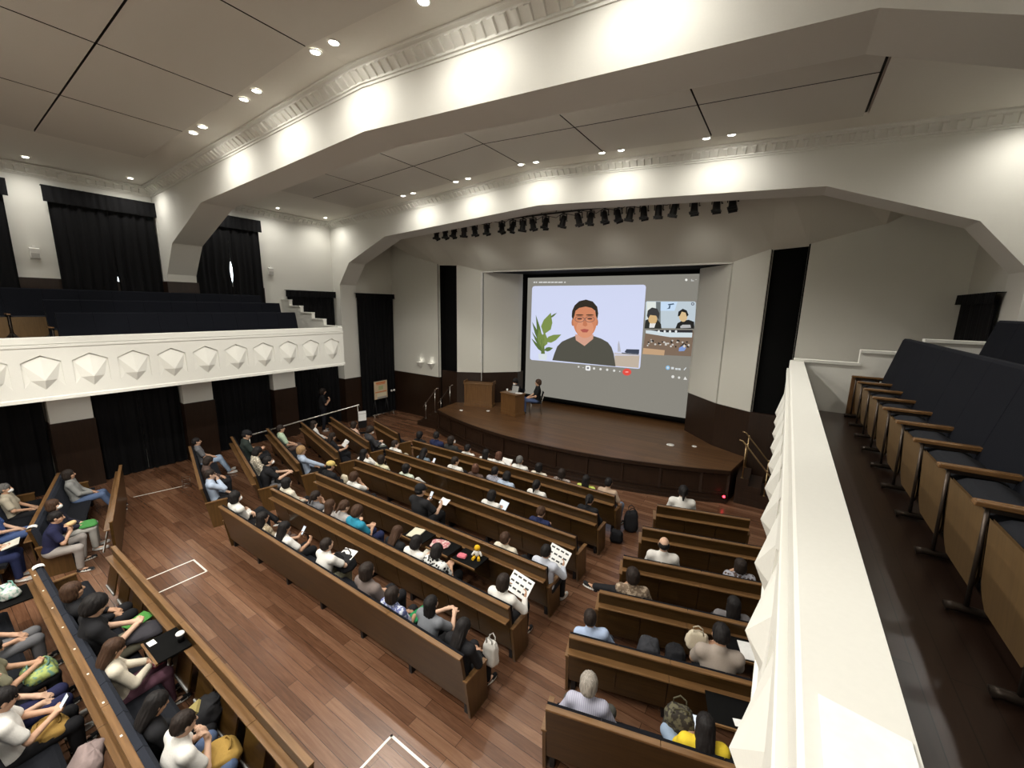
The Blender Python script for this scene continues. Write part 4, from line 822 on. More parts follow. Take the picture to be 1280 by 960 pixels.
# ------------------------------------------------------------------ the seated audience and what they hold
def mloc(t, pos, rot=(0, 0, 0)):
    """world place and turn for a point given in a sitter's own frame"""
    return local(t, pos), (rot[0], rot[1], rot[2]+t.rotation_euler.z)
def sheet_mb(w, h, bend=.02, m=None):
    mb = MB().use(m or M['paper'])
    P = lambda u, v: ((u-.5)*w, bend*math.sin(math.pi*u), (v-.5)*h)
    return mb.grid(P, 6, 3).grid(lambda u, v: tuple(np.array(P(1-u, v))+np.array((0, .0015, 0))), 6, 3)
def soft_bag(name, label, size, col, loc, rot=(0, 0, 0), handles=True, cat='bag', pat=None, n=2.6, patch=None):
    w, d, h = size; sd = len(label)*1.7
    sg = lambda a, e: math.copysign(abs(a)**e, a)
    def P(u, v):      # slumped cushion shape with creases
        a = 2*math.pi*u; b = math.pi*(v-.5); e = .55
        p = Vector((w*.5*sg(math.cos(b), e)*sg(math.cos(a), e), d*.5*sg(math.cos(b), e)*sg(math.sin(a), e), h*.5*sg(math.sin(b), .6)))
        q = p*(9/max(.2, (w+d+h)/3*3.2)); f = 1+.13*noise.noise(q*1.1+Vector((sd, 0, 0)))+.07*noise.noise(q*3.3+Vector((0, sd, 0)))
        t_ = (p.z/h+.5); return (p.x*f*(1.04-.16*t_), p.y*f*(1.1-.35*t_), h*.5+p.z*f)
    mb = MB().use(cloth(col, pat)).grid(P, 36, 22); me = mb.mesh(name)
    o = tag(link(name, me, None, loc, rot), label, cat)
    if handles:
        for sy in (-1, 1): obj('handle', MB().use(cloth(tuple(c*.7 for c in col))).tube([(-w*.22, sy*d*.2, h*.92), (-w*.2, sy*d*.25, h*1.12), (0, sy*d*.3, h*1.22), (w*.2, sy*d*.25, h*1.12), (w*.22, sy*d*.2, h*.92)], .009, 6), o)
    if patch: obj('badge', MB().use(cloth(patch)).prism([(-w*.22, h*.42), (w*.24, h*.42), (w*.22, h*.72), (-w*.2, h*.72)], -d*.5-.012, -d*.5+.02, 'y'), o)
    return o
GLOW = mat('phone glow', (.1, .1, .1), .3, emit=(.75, .82, .9), es=.8)
def gadget(name, label, w, h, loc, rot, cat):
    t = thing(name, label, cat, loc); t.rotation_euler = rot
    obj('case', MB().use(M['black']).box(-w/2, w/2, -.004, .004, -h/2, h/2), t, bevel=.002); obj('display', MB().use(GLOW).box(-w*.45, w*.45, -.0052, -.003, -h*.46, h*.46), t)
def news(label, loc, rot, k=1):
    t = thing('printed_sheet', label, 'printed sheet', loc); t.rotation_euler = rot; t.scale = (k,)*3
    obj('page', sheet_mb(.38, .28, .0), t)
    for r in range(3):
        b = MB().use(M['black'])
        for c in range(4): b.box(-.165+.087*c, -.165+.087*c+.06, -.003, -.0005, .08-.085*r, .105-.085*r)
        obj('printed_line', b, t)
book_m = {}
def book(name, label, size, col, loc, rot, cat='book'):
    t = thing(name, label, cat, loc); t.rotation_euler = rot; w, d, h = size
    obj('cover', MB().use(cloth(col)).box(-w/2, w/2, -d/2, d/2, h*.75, h).box(-w/2, w/2, -d/2, d/2, 0, h*.2).box(-w/2, -w/2+.006, -d/2, d/2, 0, h), t)
    obj('pages', MB().use(M['paper']).box(-w/2+.006, w/2-.006, -d/2+.006, d/2-.006, h*.2, h*.75), t)
def who6(lab):
    w = lab.split(',')[0].split()[:6]
    while w[-1] in ('and', 'in', 'a', 'with', 'the', 'holding', 'of'): w.pop()
    return ' '.join(w)
def item(kind, t, p, who):
    c = (np.array(p['hold'][0])+np.array(p['hold'][1]))/2
    if kind == 'paper': tag(obj('paper_sheet', sheet_mb(.30, .21), None, loc=(q := mloc(t, c+V3(0, .0, .05), (-.7, 0, 0)))[0], rot=q[1]), 'white paper sheet held up by the '+who, 'paper')
    elif kind == 'news': q = mloc(t, c+V3(.02, .03, .06), (-.75, .1, -.1)); news('printed white sheet with dark lines read by the '+who, q[0], q[1])
    elif kind == 'folder': q = mloc(t, (0, .30, .60), (0, 0, 0)); book('folder', 'green folder on the lap of the '+who, (.34, .25, .03), (.02, .05, .03), q[0], q[1], 'folder'); q = mloc(t, (0, .30, .64)); tag(obj('paper_sheet', MB().use(M['paper']).box(-.14, .14, -.1, .1, 0, .002), None, loc=q[0], rot=q[1]), 'white sheet on the green folder of the '+who, 'paper')
    elif kind == 'magazine': q = mloc(t, c+V3(.0, .04, .03), (.25, 0, .1)); book('magazine', 'pale open magazine in the hands of the '+who, (.28, .2, .008), (.7, .68, .6), q[0], q[1], 'magazine')
    elif kind in ('phone', 'phonepaper', 'mustardphone'):
        q = mloc(t, p['hold'][0]+V3(.02, .03, .06), (-.6, 0, 0)); gadget('smartphone', 'smartphone held by the '+who, .075, .155, q[0], q[1], 'phone')
        if kind == 'phonepaper': q = mloc(t, p['hold'][1]+V3(.03, .05, .02), (-1.1, 0, 0)); tag(obj('paper_sheet', sheet_mb(.21, .15), None, loc=q[0], rot=q[1]), 'white leaflet held by the '+who, 'paper')
        if kind == 'mustardphone': q = mloc(t, (0, .26, .50)); soft_bag('tote_bag', 'mustard cloth bag on the lap of the '+who, (.34, .28, .10), (.36, .22, .06), q[0], q[1])
    elif kind == 'tablet': q = mloc(t, c+V3(.05, .05, .06), (-.7, 0, -.2)); gadget('tablet', 'dark tablet held by the '+who, .25, .18, q[0], q[1], 'tablet')
    elif kind == 'violet': q = mloc(t, (.16, .28, .62), (-.6, 0, -.2)); book('folder', 'violet blue folder beside the '+who, (.22, .3, .012), (.12, .13, .38), q[0], q[1], 'folder')
    elif kind == 'bluebag': q = mloc(t, (.2, .27, .56)); soft_bag('pouch_bag', 'blue patterned cloth bag on the lap of the '+who, (.34, .22, .10), (.06, .12, .36), q[0], q[1], False, pat=((.3, .42, .62), 'knit'))
    elif kind == 'creambag': q = mloc(t, (.12, .30, .60)); soft_bag('tote_bag', 'cream cloth bag held by the '+who, (.2, .12, .22), (.6, .53, .40), q[0], q[1], False)
    elif kind == 'creambag2': q = mloc(t, (-.16, .34, .62)); soft_bag('tote_bag', 'cream canvas bag with handles by the '+who, (.26, .12, .24), (.62, .55, .42), q[0], q[1])
    elif kind == 'bag': q = mloc(t, (.0, .33, .52)); soft_bag('shoulder_bag', 'black shoulder bag on the lap of the '+who, (.3, .2, .14), (.02, .02, .022), q[0], q[1], False)
    elif kind == 'duffel':
        q = mloc(t, (.06, .40, .56)); soft_bag('rucksack', 'black rucksack on the knees of the '+who, (.42, .28, .24), (.018, .018, .02), q[0], q[1])
        q = mloc(t, (.10, .46, .82), (.3, 0, .2)); tag(obj('paper_sheet', MB().use(M['paper']).box(-.13, .13, -.09, .09, 0, .003), None, loc=q[0], rot=q[1]), 'white sheet on top of the black rucksack', 'paper')
    elif kind == 'greenbook': q = mloc(t, (.12, .33, .60), (.1, 0, -.2)); book('book', 'green book on the lap of the '+who, (.18, .25, .02), (.02, .22, .08), q[0], q[1])
    elif kind == 'whitebag': q = mloc(t, (.20, .40, .40)); soft_bag('carrier_bag', 'white plastic bag beside the '+who, (.2, .14, .34), (.62, .60, .56), q[0], q[1])
    elif kind == 'greenbag': q = mloc(t, (.02, .36, .56), (0, 0, .1)); soft_bag('carrier_bag', 'bright green bag on the lap of the '+who, (.34, .26, .06), (.07, .26, .07), q[0], q[1], False)
    elif kind == 'bun':
        q = mloc(t, c+V3(0, .03, .04)); f = Field(); f.ell((0, 0, 0), (.05, .065, .04)).ell((.01, .03, .02), (.04, .04, .03)); tag(link('bread_bun', fmesh('bread_bun', f, .0095, [cloth((.70, .50, .26))]), None, q[0]), 'pale bun held to the mouth by the '+who, 'bread')
    elif kind == 'laptopbag': q = mloc(t, (.10, .36, .57), (0, .1, -.25)); soft_bag('document_bag', 'flat dark grey bag on the lap of the '+who, (.28, .42, .09), (.04, .038, .045), q[0], q[1], False); q = mloc(t, (-.18, .38, .60), (.1, 0, .3)); book('leaflet', 'green and white leaflet on the lap of the '+who, (.2, .26, .01), (.08, .28, .06), q[0], q[1], 'leaflet')
    elif kind == 'craft': q = mloc(t, c+V3(0, .02, -.06)); soft_bag('cloth_bundle', 'red and white cloth bundle in the hands of the '+who, (.2, .15, .07), (.5, .47, .42), q[0], q[1], False, 'cloth', ((.22, .02, .05), 'knit'))
    elif kind == 'mustard': q = mloc(t, (.08, .36, .50), (0, 0, -.2)); soft_bag('tote_bag', 'mustard cloth bag on the lap of the '+who, (.32, .34, .13), (.40, .25, .065), q[0], q[1])
    elif kind == 'tealbag': q = mloc(t, (.0, .34, .52)); soft_bag('carrier_bag', 'crumpled teal carrier bag held by the '+who, (.38, .28, .14), (.16, .30, .24), q[0], q[1], True, pat=((.42, .50, .16), 'knit'))
for (lab, grp, x, y, a, sc, ps, hair, hcol, top, sl, bot, ex, pat, it, sk) in PT:
    t, p = person(lab, 'people in the '+grp, x, y, a, sc, ps, hair, hcol, top, sl, bot, extra=ex, pat=pat, skin=(len(PEOPLE) % 3), shoe=(.5, .48, .45) if len(PEOPLE) % 4 == 0 else (.02, .02, .022))
    if it: item(it, t, p, who6(lab))
person('person standing in dark clothes by the left wall curtain, arms raised', 'standing staff', -8.3, 8.42, -.5, .97, 'stand', 'bob', 'dark', (.014, .014, .016), 'short', (.012, .013, .018))
ts, _ = person('person in black T-shirt and jeans sitting beside the stage desk', 'people on stage', -1.72, 12.78, 2.2, 1.0, 'lap', 'fluffy', 'brown', (.012, .012, .013), 'short', (.07, .10, .20), z=.84)
person('person in dark clothes and mask sitting behind the laptop on stage', 'people on stage', -2.55, 12.72, 2.75, .97, 'down', 'fluffy', 'black', (.014, .014, .016), 'short', (.02, .02, .03), extra='mask', z=.84)
SCREEN = [('call_window', [(-2.99, 5.416), (-2.957, 5.492), (-2.875, 5.52), (1.418, 5.523), (1.486, 5.497), (1.511, 5.433), (1.53, 2.715), (1.514, 2.649), (1.452, 2.632), (-2.909, 2.561), (-2.989, 2.603), (-2.999, 2.677)], (0.62, 0.665, 0.87), 1),
 ('plant_leaf', [(-2.42, 3.09), (-2.441, 3.501), (-2.558, 3.888), (-2.78, 4.389), (-2.716, 3.852), (-2.616, 3.459)], (0.1, 0.155, 0.045), 2),
 ('plant_leaf', [(-2.42, 3.09), (-2.206, 3.27), (-2.202, 3.46), (-2.342, 3.723), (-2.545, 3.483), (-2.589, 3.292)], (0.2, 0.27, 0.075), 2),
 ('plant_leaf', [(-2.386, 3.632), (-2.08, 3.843), (-2.019, 4.106), (-2.104, 4.494), (-2.414, 4.202), (-2.523, 3.946)], (0.2, 0.27, 0.075), 2),
 ('plant_leaf', [(-2.406, 3.091), (-2.485, 3.431), (-2.655, 3.734), (-2.946, 4.115), (-2.804, 3.673), (-2.65, 3.362)], (0.1, 0.155, 0.045), 2),
 ('plant_leaf', [(-2.418, 3.029), (-2.331, 3.312), (-2.407, 3.556), (-2.622, 3.859), (-2.675, 3.499), (-2.629, 3.245)], (0.2, 0.27, 0.075), 2),
 ('plant_leaf', [(-2.326, 3.337), (-2.04, 3.325), (-1.831, 3.439), (-1.607, 3.674), (-1.949, 3.644), (-2.173, 3.555)], (0.2, 0.27, 0.075), 2),
 ('plant_leaf', [(-2.413, 2.909), (-2.528, 3.107), (-2.696, 3.265), (-2.96, 3.449), (-2.783, 3.198), (-2.624, 3.032)], (0.1, 0.155, 0.045), 2),
 ('plant_leaf', [(-2.348, 3.004), (-2.199, 2.961), (-2.081, 3.005), (-1.945, 3.124), (-2.128, 3.148), (-2.252, 3.12)], (0.1, 0.155, 0.045), 2),
 ('plant_leaf', [(-2.415, 2.969), (-2.526, 3.221), (-2.69, 3.443), (-2.947, 3.723), (-2.777, 3.396), (-2.622, 3.167)], (0.1, 0.155, 0.045), 2),
 ('plant_leaf', [(-2.128, 4.291), (-2.016, 4.328), (-1.932, 4.394), (-1.84, 4.501), (-1.978, 4.441), (-2.067, 4.381)], (0.1, 0.155, 0.045), 2),
 ('plant_stem', [(-2.48, 2.843), (-2.484, 3.327), (-2.441, 3.629), (-2.359, 3.633), (-2.361, 3.334), (-2.307, 2.857)], (0.12, 0.17, 0.05), 2),
 ('plant_pot', [(-2.606, 2.845), (-2.205, 2.865), (-2.222, 2.621), (-2.569, 2.609)], (0.66, 0.72, 0.76), 3),
 ('desk_front', [(0.576, 3.033), (1.479, 3.097), (1.475, 2.667), (0.613, 2.653)], (0.5, 0.42, 0.34), 2),
 ('desk_top', [(0.552, 3.141), (1.48, 3.145), (1.48, 3.087), (0.563, 3.06)], (0.55, 0.52, 0.55), 3),
 ('desk_object', [(0.936, 3.198), (0.999, 3.294), (1.451, 3.316), (1.453, 3.158), (0.982, 3.164)], (0.05, 0.06, 0.09), 3),
 ('desk_bottle', [(0.678, 3.178), (0.67, 3.448), (0.699, 3.584), (0.736, 3.452), (0.799, 3.187)], (0.45, 0.45, 0.5), 3),
 ('desk_object', [(0.834, 3.163), (1.437, 3.157), (1.44, 3.126), (0.837, 3.12)], (0.12, 0.13, 0.15), 4),
 ('jumper', [(-1.958, 2.633), (-1.881, 2.891), (-1.762, 3.196), (-1.562, 3.403), (-1.248, 3.55), (-0.989, 3.662), (-0.614, 3.333), (-0.31, 3.699), (0.024, 3.614), (0.29, 3.493), (0.443, 3.324), (0.544, 3.086), (0.642, 2.639)], (0.085, 0.082, 0.065), 3),
 ('neck', [(-1.017, 3.706), (-0.278, 3.745), (-0.285, 3.579), (-0.612, 3.294), (-0.98, 3.491)], (0.62, 0.34, 0.25), 4),
 ('face', [(-0.175, 4.271), (-0.177, 4.128), (-0.204, 3.991), (-0.252, 3.865), (-0.321, 3.758), (-0.406, 3.676), (-0.504, 3.621), (-0.611, 3.598), (-0.72, 3.609), (-0.826, 3.652), (-0.924, 3.726), (-1.008, 3.828), (-1.074, 3.951), (-1.118, 4.09), (-1.138, 4.238), (-1.133, 4.386), (-1.104, 4.526), (-1.051, 4.652), (-0.979, 4.757), (-0.891, 4.836), (-0.791, 4.885), (-0.685, 4.903), (-0.578, 4.888), (-0.475, 4.842), (-0.381, 4.767), (-0.301, 4.667), (-0.238, 4.548), (-0.195, 4.414)], (0.6, 0.235, 0.125), 5),
 ('cheek', [(-0.285, 3.966), (-0.295, 3.86), (-0.338, 3.762), (-0.41, 3.682), (-0.504, 3.627), (-0.611, 3.604), (-0.721, 3.615), (-0.822, 3.659), (-0.906, 3.732), (-0.962, 3.827), (-0.985, 3.934), (-0.973, 4.042), (-0.928, 4.141), (-0.853, 4.221), (-0.758, 4.273), (-0.65, 4.294), (-0.542, 4.281), (-0.443, 4.236), (-0.362, 4.163), (-0.308, 4.07)], (0.66, 0.29, 0.17), 6),
 ('hair', [(-1.145, 4.255), (-1.195, 4.377), (-1.187, 4.59), (-1.093, 4.798), (-0.917, 4.95), (-0.649, 5.012), (-0.379, 4.944), (-0.193, 4.758), (-0.138, 4.517), (-0.16, 4.31), (-0.225, 4.433), (-0.26, 4.611), (-0.406, 4.711), (-0.647, 4.756), (-0.903, 4.702), (-1.051, 4.593), (-1.085, 4.408)], (0.035, 0.028, 0.02), 6),
 ('ear', [(-1.084, 4.155), (-1.09, 4.075), (-1.116, 4.025), (-1.151, 4.024), (-1.181, 4.072), (-1.196, 4.151), (-1.189, 4.231), (-1.164, 4.281), (-1.129, 4.282), (-1.099, 4.234)], (0.45, 0.18, 0.1), 4),
 ('ear', [(-0.124, 4.203), (-0.129, 4.126), (-0.152, 4.077), (-0.185, 4.076), (-0.214, 4.122), (-0.229, 4.199), (-0.223, 4.276), (-0.2, 4.324), (-0.168, 4.325), (-0.139, 4.279)], (0.45, 0.18, 0.1), 4),
 ('eyebrow', [(-0.707, 4.447), (-0.737, 4.43), (-0.819, 4.417), (-0.921, 4.414), (-1.004, 4.422), (-1.037, 4.437), (-1.006, 4.455), (-0.923, 4.467), (-0.822, 4.47), (-0.739, 4.462)], (0.1, 0.05, 0.03), 7),
 ('eye', [(-0.76, 4.307), (-0.778, 4.286), (-0.83, 4.273), (-0.894, 4.27), (-0.947, 4.281), (-0.968, 4.3), (-0.949, 4.32), (-0.897, 4.334), (-0.833, 4.336), (-0.781, 4.326)], (0.1, 0.05, 0.04), 7),
 ('glasses_rim', [(-0.662, 4.293), (-0.675, 4.248), (-0.716, 4.209), (-0.779, 4.181), (-0.856, 4.17), (-0.934, 4.176), (-1.001, 4.199), (-1.048, 4.235), (-1.065, 4.28), (-1.052, 4.325), (-1.01, 4.365), (-0.946, 4.392), (-0.869, 4.403), (-0.791, 4.397), (-0.725, 4.373), (-0.68, 4.337), (-0.662, 4.293), (-0.686, 4.292), (-0.702, 4.328), (-0.741, 4.357), (-0.8, 4.376), (-0.868, 4.381), (-0.935, 4.372), (-0.992, 4.349), (-1.029, 4.317), (-1.041, 4.281), (-1.025, 4.245), (-0.985, 4.215), (-0.926, 4.197), (-0.857, 4.192), (-0.79, 4.202), (-0.734, 4.224), (-0.698, 4.256), (-0.686, 4.292)], (0.22, 0.12, 0.1), 8),
 ('eyebrow', [(-0.303, 4.458), (-0.332, 4.441), (-0.411, 4.429), (-0.51, 4.426), (-0.591, 4.434), (-0.623, 4.449), (-0.593, 4.466), (-0.513, 4.478), (-0.414, 4.481), (-0.334, 4.473)], (0.1, 0.05, 0.03), 7),
 ('eye', [(-0.354, 4.32), (-0.372, 4.3), (-0.421, 4.286), (-0.483, 4.284), (-0.535, 4.295), (-0.555, 4.313), (-0.537, 4.333), (-0.487, 4.347), (-0.425, 4.349), (-0.374, 4.339)], (0.1, 0.05, 0.04), 7),
 ('glasses_rim', [(-0.259, 4.307), (-0.271, 4.262), (-0.31, 4.224), (-0.372, 4.197), (-0.446, 4.185), (-0.522, 4.191), (-0.587, 4.214), (-0.633, 4.25), (-0.65, 4.294), (-0.638, 4.338), (-0.597, 4.377), (-0.534, 4.404), (-0.46, 4.415), (-0.385, 4.409), (-0.32, 4.386), (-0.276, 4.35), (-0.259, 4.307), (-0.282, 4.306), (-0.297, 4.341), (-0.336, 4.37), (-0.392, 4.388), (-0.459, 4.393), (-0.524, 4.384), (-0.579, 4.362), (-0.615, 4.331), (-0.626, 4.294), (-0.611, 4.259), (-0.571, 4.23), (-0.514, 4.212), (-0.448, 4.207), (-0.382, 4.216), (-0.328, 4.239), (-0.293, 4.27), (-0.282, 4.306)], (0.22, 0.12, 0.1), 8),
 ('glasses_bridge', [(-0.688, 4.326), (-0.628, 4.328), (-0.627, 4.305), (-0.687, 4.303)], (0.22, 0.12, 0.1), 8),
 ('nose', [(-0.697, 4.27), (-0.607, 4.273), (-0.535, 4.076), (-0.616, 4.018), (-0.728, 4.068)], (0.52, 0.19, 0.1), 7),
 ('mouth', [(-0.817, 3.897), (-0.648, 3.938), (-0.466, 3.913), (-0.532, 3.81), (-0.713, 3.801)], (0.4, 0.1, 0.08), 7),
 ('thumbnail_window', [(1.546, 4.934), (1.583, 4.974), (3.1, 4.98), (3.139, 4.943), (3.186, 4.125), (1.589, 4.072)], (0.5, 0.58, 0.64), 1),
 ('wall_light', [(1.58, 4.954), (1.879, 4.957), (1.934, 4.295), (1.633, 4.284)], (0.72, 0.76, 0.72), 2),
 ('door_frame', [(1.889, 4.958), (2.036, 4.959), (2.107, 4.126), (1.959, 4.119)], (0.16, 0.18, 0.18), 2),
 ('calligraphy_sheet', [(2.051, 4.959), (2.575, 4.965), (2.508, 4.673), (2.052, 4.663)], (0.55, 0.7, 0.88), 2),
 ('ink_stroke', [(2.275, 4.884), (2.462, 4.915), (2.48, 4.877), (2.302, 4.845)], (0.06, 0.1, 0.16), 3),
 ('ink_stroke', [(2.326, 4.845), (2.369, 4.851), (2.359, 4.738), (2.245, 4.726), (2.31, 4.762)], (0.06, 0.1, 0.16), 3),
 ('jacket', [(1.575, 4.051), (1.584, 4.333), (1.701, 4.388), (1.978, 4.372), (2.113, 4.226), (2.142, 4.067)], (0.03, 0.03, 0.025), 3),
 ('shirt_front', [(1.739, 4.237), (1.939, 4.245), (1.901, 4.092), (1.736, 4.084)], (0.75, 0.75, 0.72), 4),
 ('small_face', [(1.977, 4.382), (1.968, 4.307), (1.932, 4.246), (1.875, 4.211), (1.808, 4.208), (1.745, 4.239), (1.698, 4.298), (1.677, 4.372), (1.686, 4.447), (1.723, 4.507), (1.781, 4.542), (1.847, 4.544), (1.91, 4.513), (1.956, 4.455)], (0.62, 0.42, 0.2), 4),
 ('small_hair', [(1.622, 4.486), (1.638, 4.664), (1.771, 4.767), (1.948, 4.73), (2.035, 4.573), (2.027, 4.373), (1.933, 4.495), (1.731, 4.515), (1.676, 4.387)], (0.045, 0.045, 0.045), 5),
 ('jacket', [(2.588, 4.098), (2.638, 4.272), (2.77, 4.36), (2.974, 4.396), (3.139, 4.339), (3.169, 4.115)], (0.02, 0.02, 0.018), 3),
 ('shirt_print', [(2.731, 4.178), (2.806, 4.23), (3.035, 4.239), (3.067, 4.144), (2.746, 4.115)], (0.45, 0.45, 0.45), 4),
 ('small_face', [(2.923, 4.51), (2.917, 4.43), (2.888, 4.365), (2.839, 4.328), (2.782, 4.326), (2.726, 4.36), (2.684, 4.422), (2.664, 4.502), (2.67, 4.582), (2.7, 4.647), (2.749, 4.684), (2.806, 4.685), (2.861, 4.651), (2.903, 4.588)], (0.66, 0.48, 0.26), 4),
 ('small_hair', [(2.628, 4.491), (2.632, 4.647), (2.758, 4.746), (2.887, 4.691), (2.956, 4.549), (2.906, 4.49), (2.857, 4.619), (2.735, 4.649), (2.691, 4.517)], (0.02, 0.02, 0.018), 5),
 ('mute_badge', [(3.094, 4.904), (3.09, 4.878), (3.073, 4.859), (3.049, 4.852), (3.024, 4.858), (3.004, 4.877), (2.995, 4.903), (2.999, 4.929), (3.015, 4.948), (3.039, 4.956), (3.065, 4.949), (3.085, 4.93)], (0.1, 0.12, 0.16), 3),
 ('mute_badge', [(3.071, 4.904), (3.068, 4.887), (3.055, 4.877), (3.039, 4.877), (3.024, 4.887), (3.017, 4.903), (3.021, 4.92), (3.033, 4.931), (3.05, 4.931), (3.065, 4.921)], (0.5, 0.55, 0.6), 4),
 ('thumbnail_window', [(1.62, 4.002), (3.128, 4.074), (3.169, 4.028), (3.155, 3.216), (1.568, 3.168)], (0.2, 0.14, 0.1), 1),
 ('hall_view', [(1.621, 3.992), (3.121, 4.05), (3.124, 3.832), (2.442, 3.802), (1.629, 3.889)], (0.6, 0.68, 0.72), 2),
 ('hall_view', [(1.732, 4.007), (3.119, 4.074), (3.127, 3.987), (2.235, 3.951)], (0.03, 0.03, 0.035), 3),
 ('audience_dot', [(1.874, 3.655), (1.861, 3.629), (1.828, 3.62), (1.799, 3.636), (1.796, 3.664), (1.822, 3.684), (1.857, 3.679)], (0.02, 0.02, 0.02), 3),
 ('audience_dot', [(1.882, 3.608), (1.872, 3.588), (1.845, 3.582), (1.822, 3.593), (1.82, 3.614), (1.841, 3.628), (1.869, 3.625)], (0.6, 0.58, 0.54), 3),
 ('audience_dot', [(2.763, 3.693), (2.754, 3.669), (2.731, 3.662), (2.711, 3.677), (2.708, 3.703), (2.726, 3.72), (2.75, 3.716)], (0.02, 0.02, 0.02), 3),
 ('audience_dot', [(2.367, 3.578), (2.355, 3.546), (2.324, 3.537), (2.297, 3.556), (2.294, 3.59), (2.318, 3.613), (2.35, 3.608)], (0.6, 0.58, 0.54), 3),
 ('audience_dot', [(2.162, 3.56), (2.15, 3.539), (2.12, 3.532), (2.093, 3.544), (2.091, 3.567), (2.115, 3.583), (2.147, 3.58)], (0.02, 0.02, 0.02), 3),
 ('audience_dot', [(1.754, 3.475), (1.745, 3.453), (1.722, 3.446), (1.702, 3.459), (1.7, 3.483), (1.718, 3.499), (1.742, 3.495)], (0.6, 0.58, 0.54), 3),
 ('audience_dot', [(2.984, 3.587), (2.975, 3.559), (2.951, 3.551), (2.929, 3.568), (2.926, 3.598), (2.945, 3.618), (2.97, 3.613)], (0.02, 0.02, 0.02), 3),
 ('audience_dot', [(1.793, 3.54), (1.783, 3.522), (1.758, 3.516), (1.737, 3.527), (1.735, 3.546), (1.755, 3.56), (1.78, 3.557)], (0.6, 0.58, 0.54), 3),
 ('audience_dot', [(2.676, 3.501), (2.669, 3.475), (2.65, 3.468), (2.632, 3.484), (2.629, 3.512), (2.644, 3.531), (2.665, 3.526)], (0.02, 0.02, 0.02), 3),
 ('audience_dot', [(2.185, 3.538), (2.172, 3.518), (2.141, 3.511), (2.114, 3.523), (2.112, 3.544), (2.137, 3.559), (2.169, 3.557)], (0.6, 0.58, 0.54), 3),
 ('audience_dot', [(2.908, 3.569), (2.898, 3.54), (2.869, 3.532), (2.844, 3.549), (2.841, 3.58), (2.863, 3.601), (2.893, 3.596)], (0.02, 0.02, 0.02), 3),
 ('audience_dot', [(2.371, 3.538), (2.357, 3.519), (2.323, 3.513), (2.294, 3.523), (2.292, 3.542), (2.319, 3.556), (2.354, 3.554)], (0.6, 0.58, 0.54), 3),
 ('audience_dot', [(2.924, 3.63), (2.915, 3.612), (2.89, 3.606), (2.869, 3.617), (2.867, 3.636), (2.886, 3.65), (2.911, 3.647)], (0.02, 0.02, 0.02), 3),
 ('audience_dot', [(2.729, 3.652), (2.716, 3.631), (2.683, 3.624), (2.655, 3.636), (2.653, 3.658), (2.679, 3.673), (2.713, 3.671)], (0.6, 0.58, 0.54), 3),
 ('audience_dot', [(2.54, 3.624), (2.529, 3.605), (2.501, 3.598), (2.477, 3.61), (2.475, 3.63), (2.497, 3.645), (2.526, 3.642)], (0.02, 0.02, 0.02), 3),
 ('audience_dot', [(2.019, 3.535), (2.006, 3.509), (1.974, 3.5), (1.946, 3.516), (1.944, 3.544), (1.969, 3.563), (2.002, 3.559)], (0.6, 0.58, 0.54), 3),
 ('audience_dot', [(3.023, 3.675), (3.01, 3.656), (2.978, 3.65), (2.952, 3.661), (2.95, 3.68), (2.974, 3.694), (3.007, 3.692)], (0.02, 0.02, 0.02), 3),
 ('audience_dot', [(3.083, 3.58), (3.074, 3.549), (3.047, 3.539), (3.023, 3.559), (3.02, 3.592), (3.04, 3.615), (3.068, 3.609)], (0.6, 0.58, 0.54), 3),
 ('audience_dot', [(2.839, 3.537), (2.834, 3.515), (2.817, 3.509), (2.803, 3.523), (2.8, 3.546), (2.813, 3.562), (2.83, 3.557)], (0.02, 0.02, 0.02), 3),
 ('audience_dot', [(1.858, 3.664), (1.85, 3.634), (1.829, 3.625), (1.81, 3.645), (1.808, 3.678), (1.823, 3.7), (1.846, 3.694)], (0.6, 0.58, 0.54), 3),
 ('audience_dot', [(1.927, 3.641), (1.917, 3.611), (1.89, 3.602), (1.866, 3.621), (1.864, 3.653), (1.884, 3.675), (1.912, 3.67)], (0.02, 0.02, 0.02), 3),
 ('audience_dot', [(3.077, 3.56), (3.07, 3.536), (3.051, 3.528), (3.034, 3.544), (3.032, 3.57), (3.046, 3.587), (3.066, 3.583)], (0.6, 0.58, 0.54), 3),
 ('audience_dot', [(2.73, 3.707), (2.719, 3.685), (2.69, 3.678), (2.665, 3.692), (2.663, 3.715), (2.685, 3.731), (2.715, 3.728)], (0.02, 0.02, 0.02), 3),
 ('audience_dot', [(2.585, 3.562), (2.574, 3.537), (2.545, 3.529), (2.52, 3.544), (2.517, 3.57), (2.54, 3.588), (2.57, 3.584)], (0.6, 0.58, 0.54), 3),
 ('audience_dot', [(2.524, 3.671), (2.513, 3.653), (2.488, 3.647), (2.466, 3.658), (2.464, 3.677), (2.484, 3.69), (2.51, 3.688)], (0.02, 0.02, 0.02), 3),
 ('audience_dot', [(2.436, 3.591), (2.423, 3.568), (2.392, 3.561), (2.365, 3.574), (2.362, 3.598), (2.387, 3.615), (2.42, 3.612)], (0.6, 0.58, 0.54), 3),
 ('audience_dot', [(1.769, 3.583), (1.762, 3.554), (1.741, 3.546), (1.722, 3.564), (1.72, 3.595), (1.735, 3.616), (1.758, 3.61)], (0.02, 0.02, 0.02), 3),
 ('audience_dot', [(2.308, 3.626), (2.295, 3.603), (2.26, 3.595), (2.23, 3.609), (2.228, 3.633), (2.255, 3.65), (2.291, 3.647)], (0.6, 0.58, 0.54), 3),
 ('audience_dot', [(2.242, 3.632), (2.231, 3.614), (2.205, 3.608), (2.183, 3.619), (2.181, 3.638), (2.202, 3.651), (2.228, 3.649)], (0.02, 0.02, 0.02), 3),
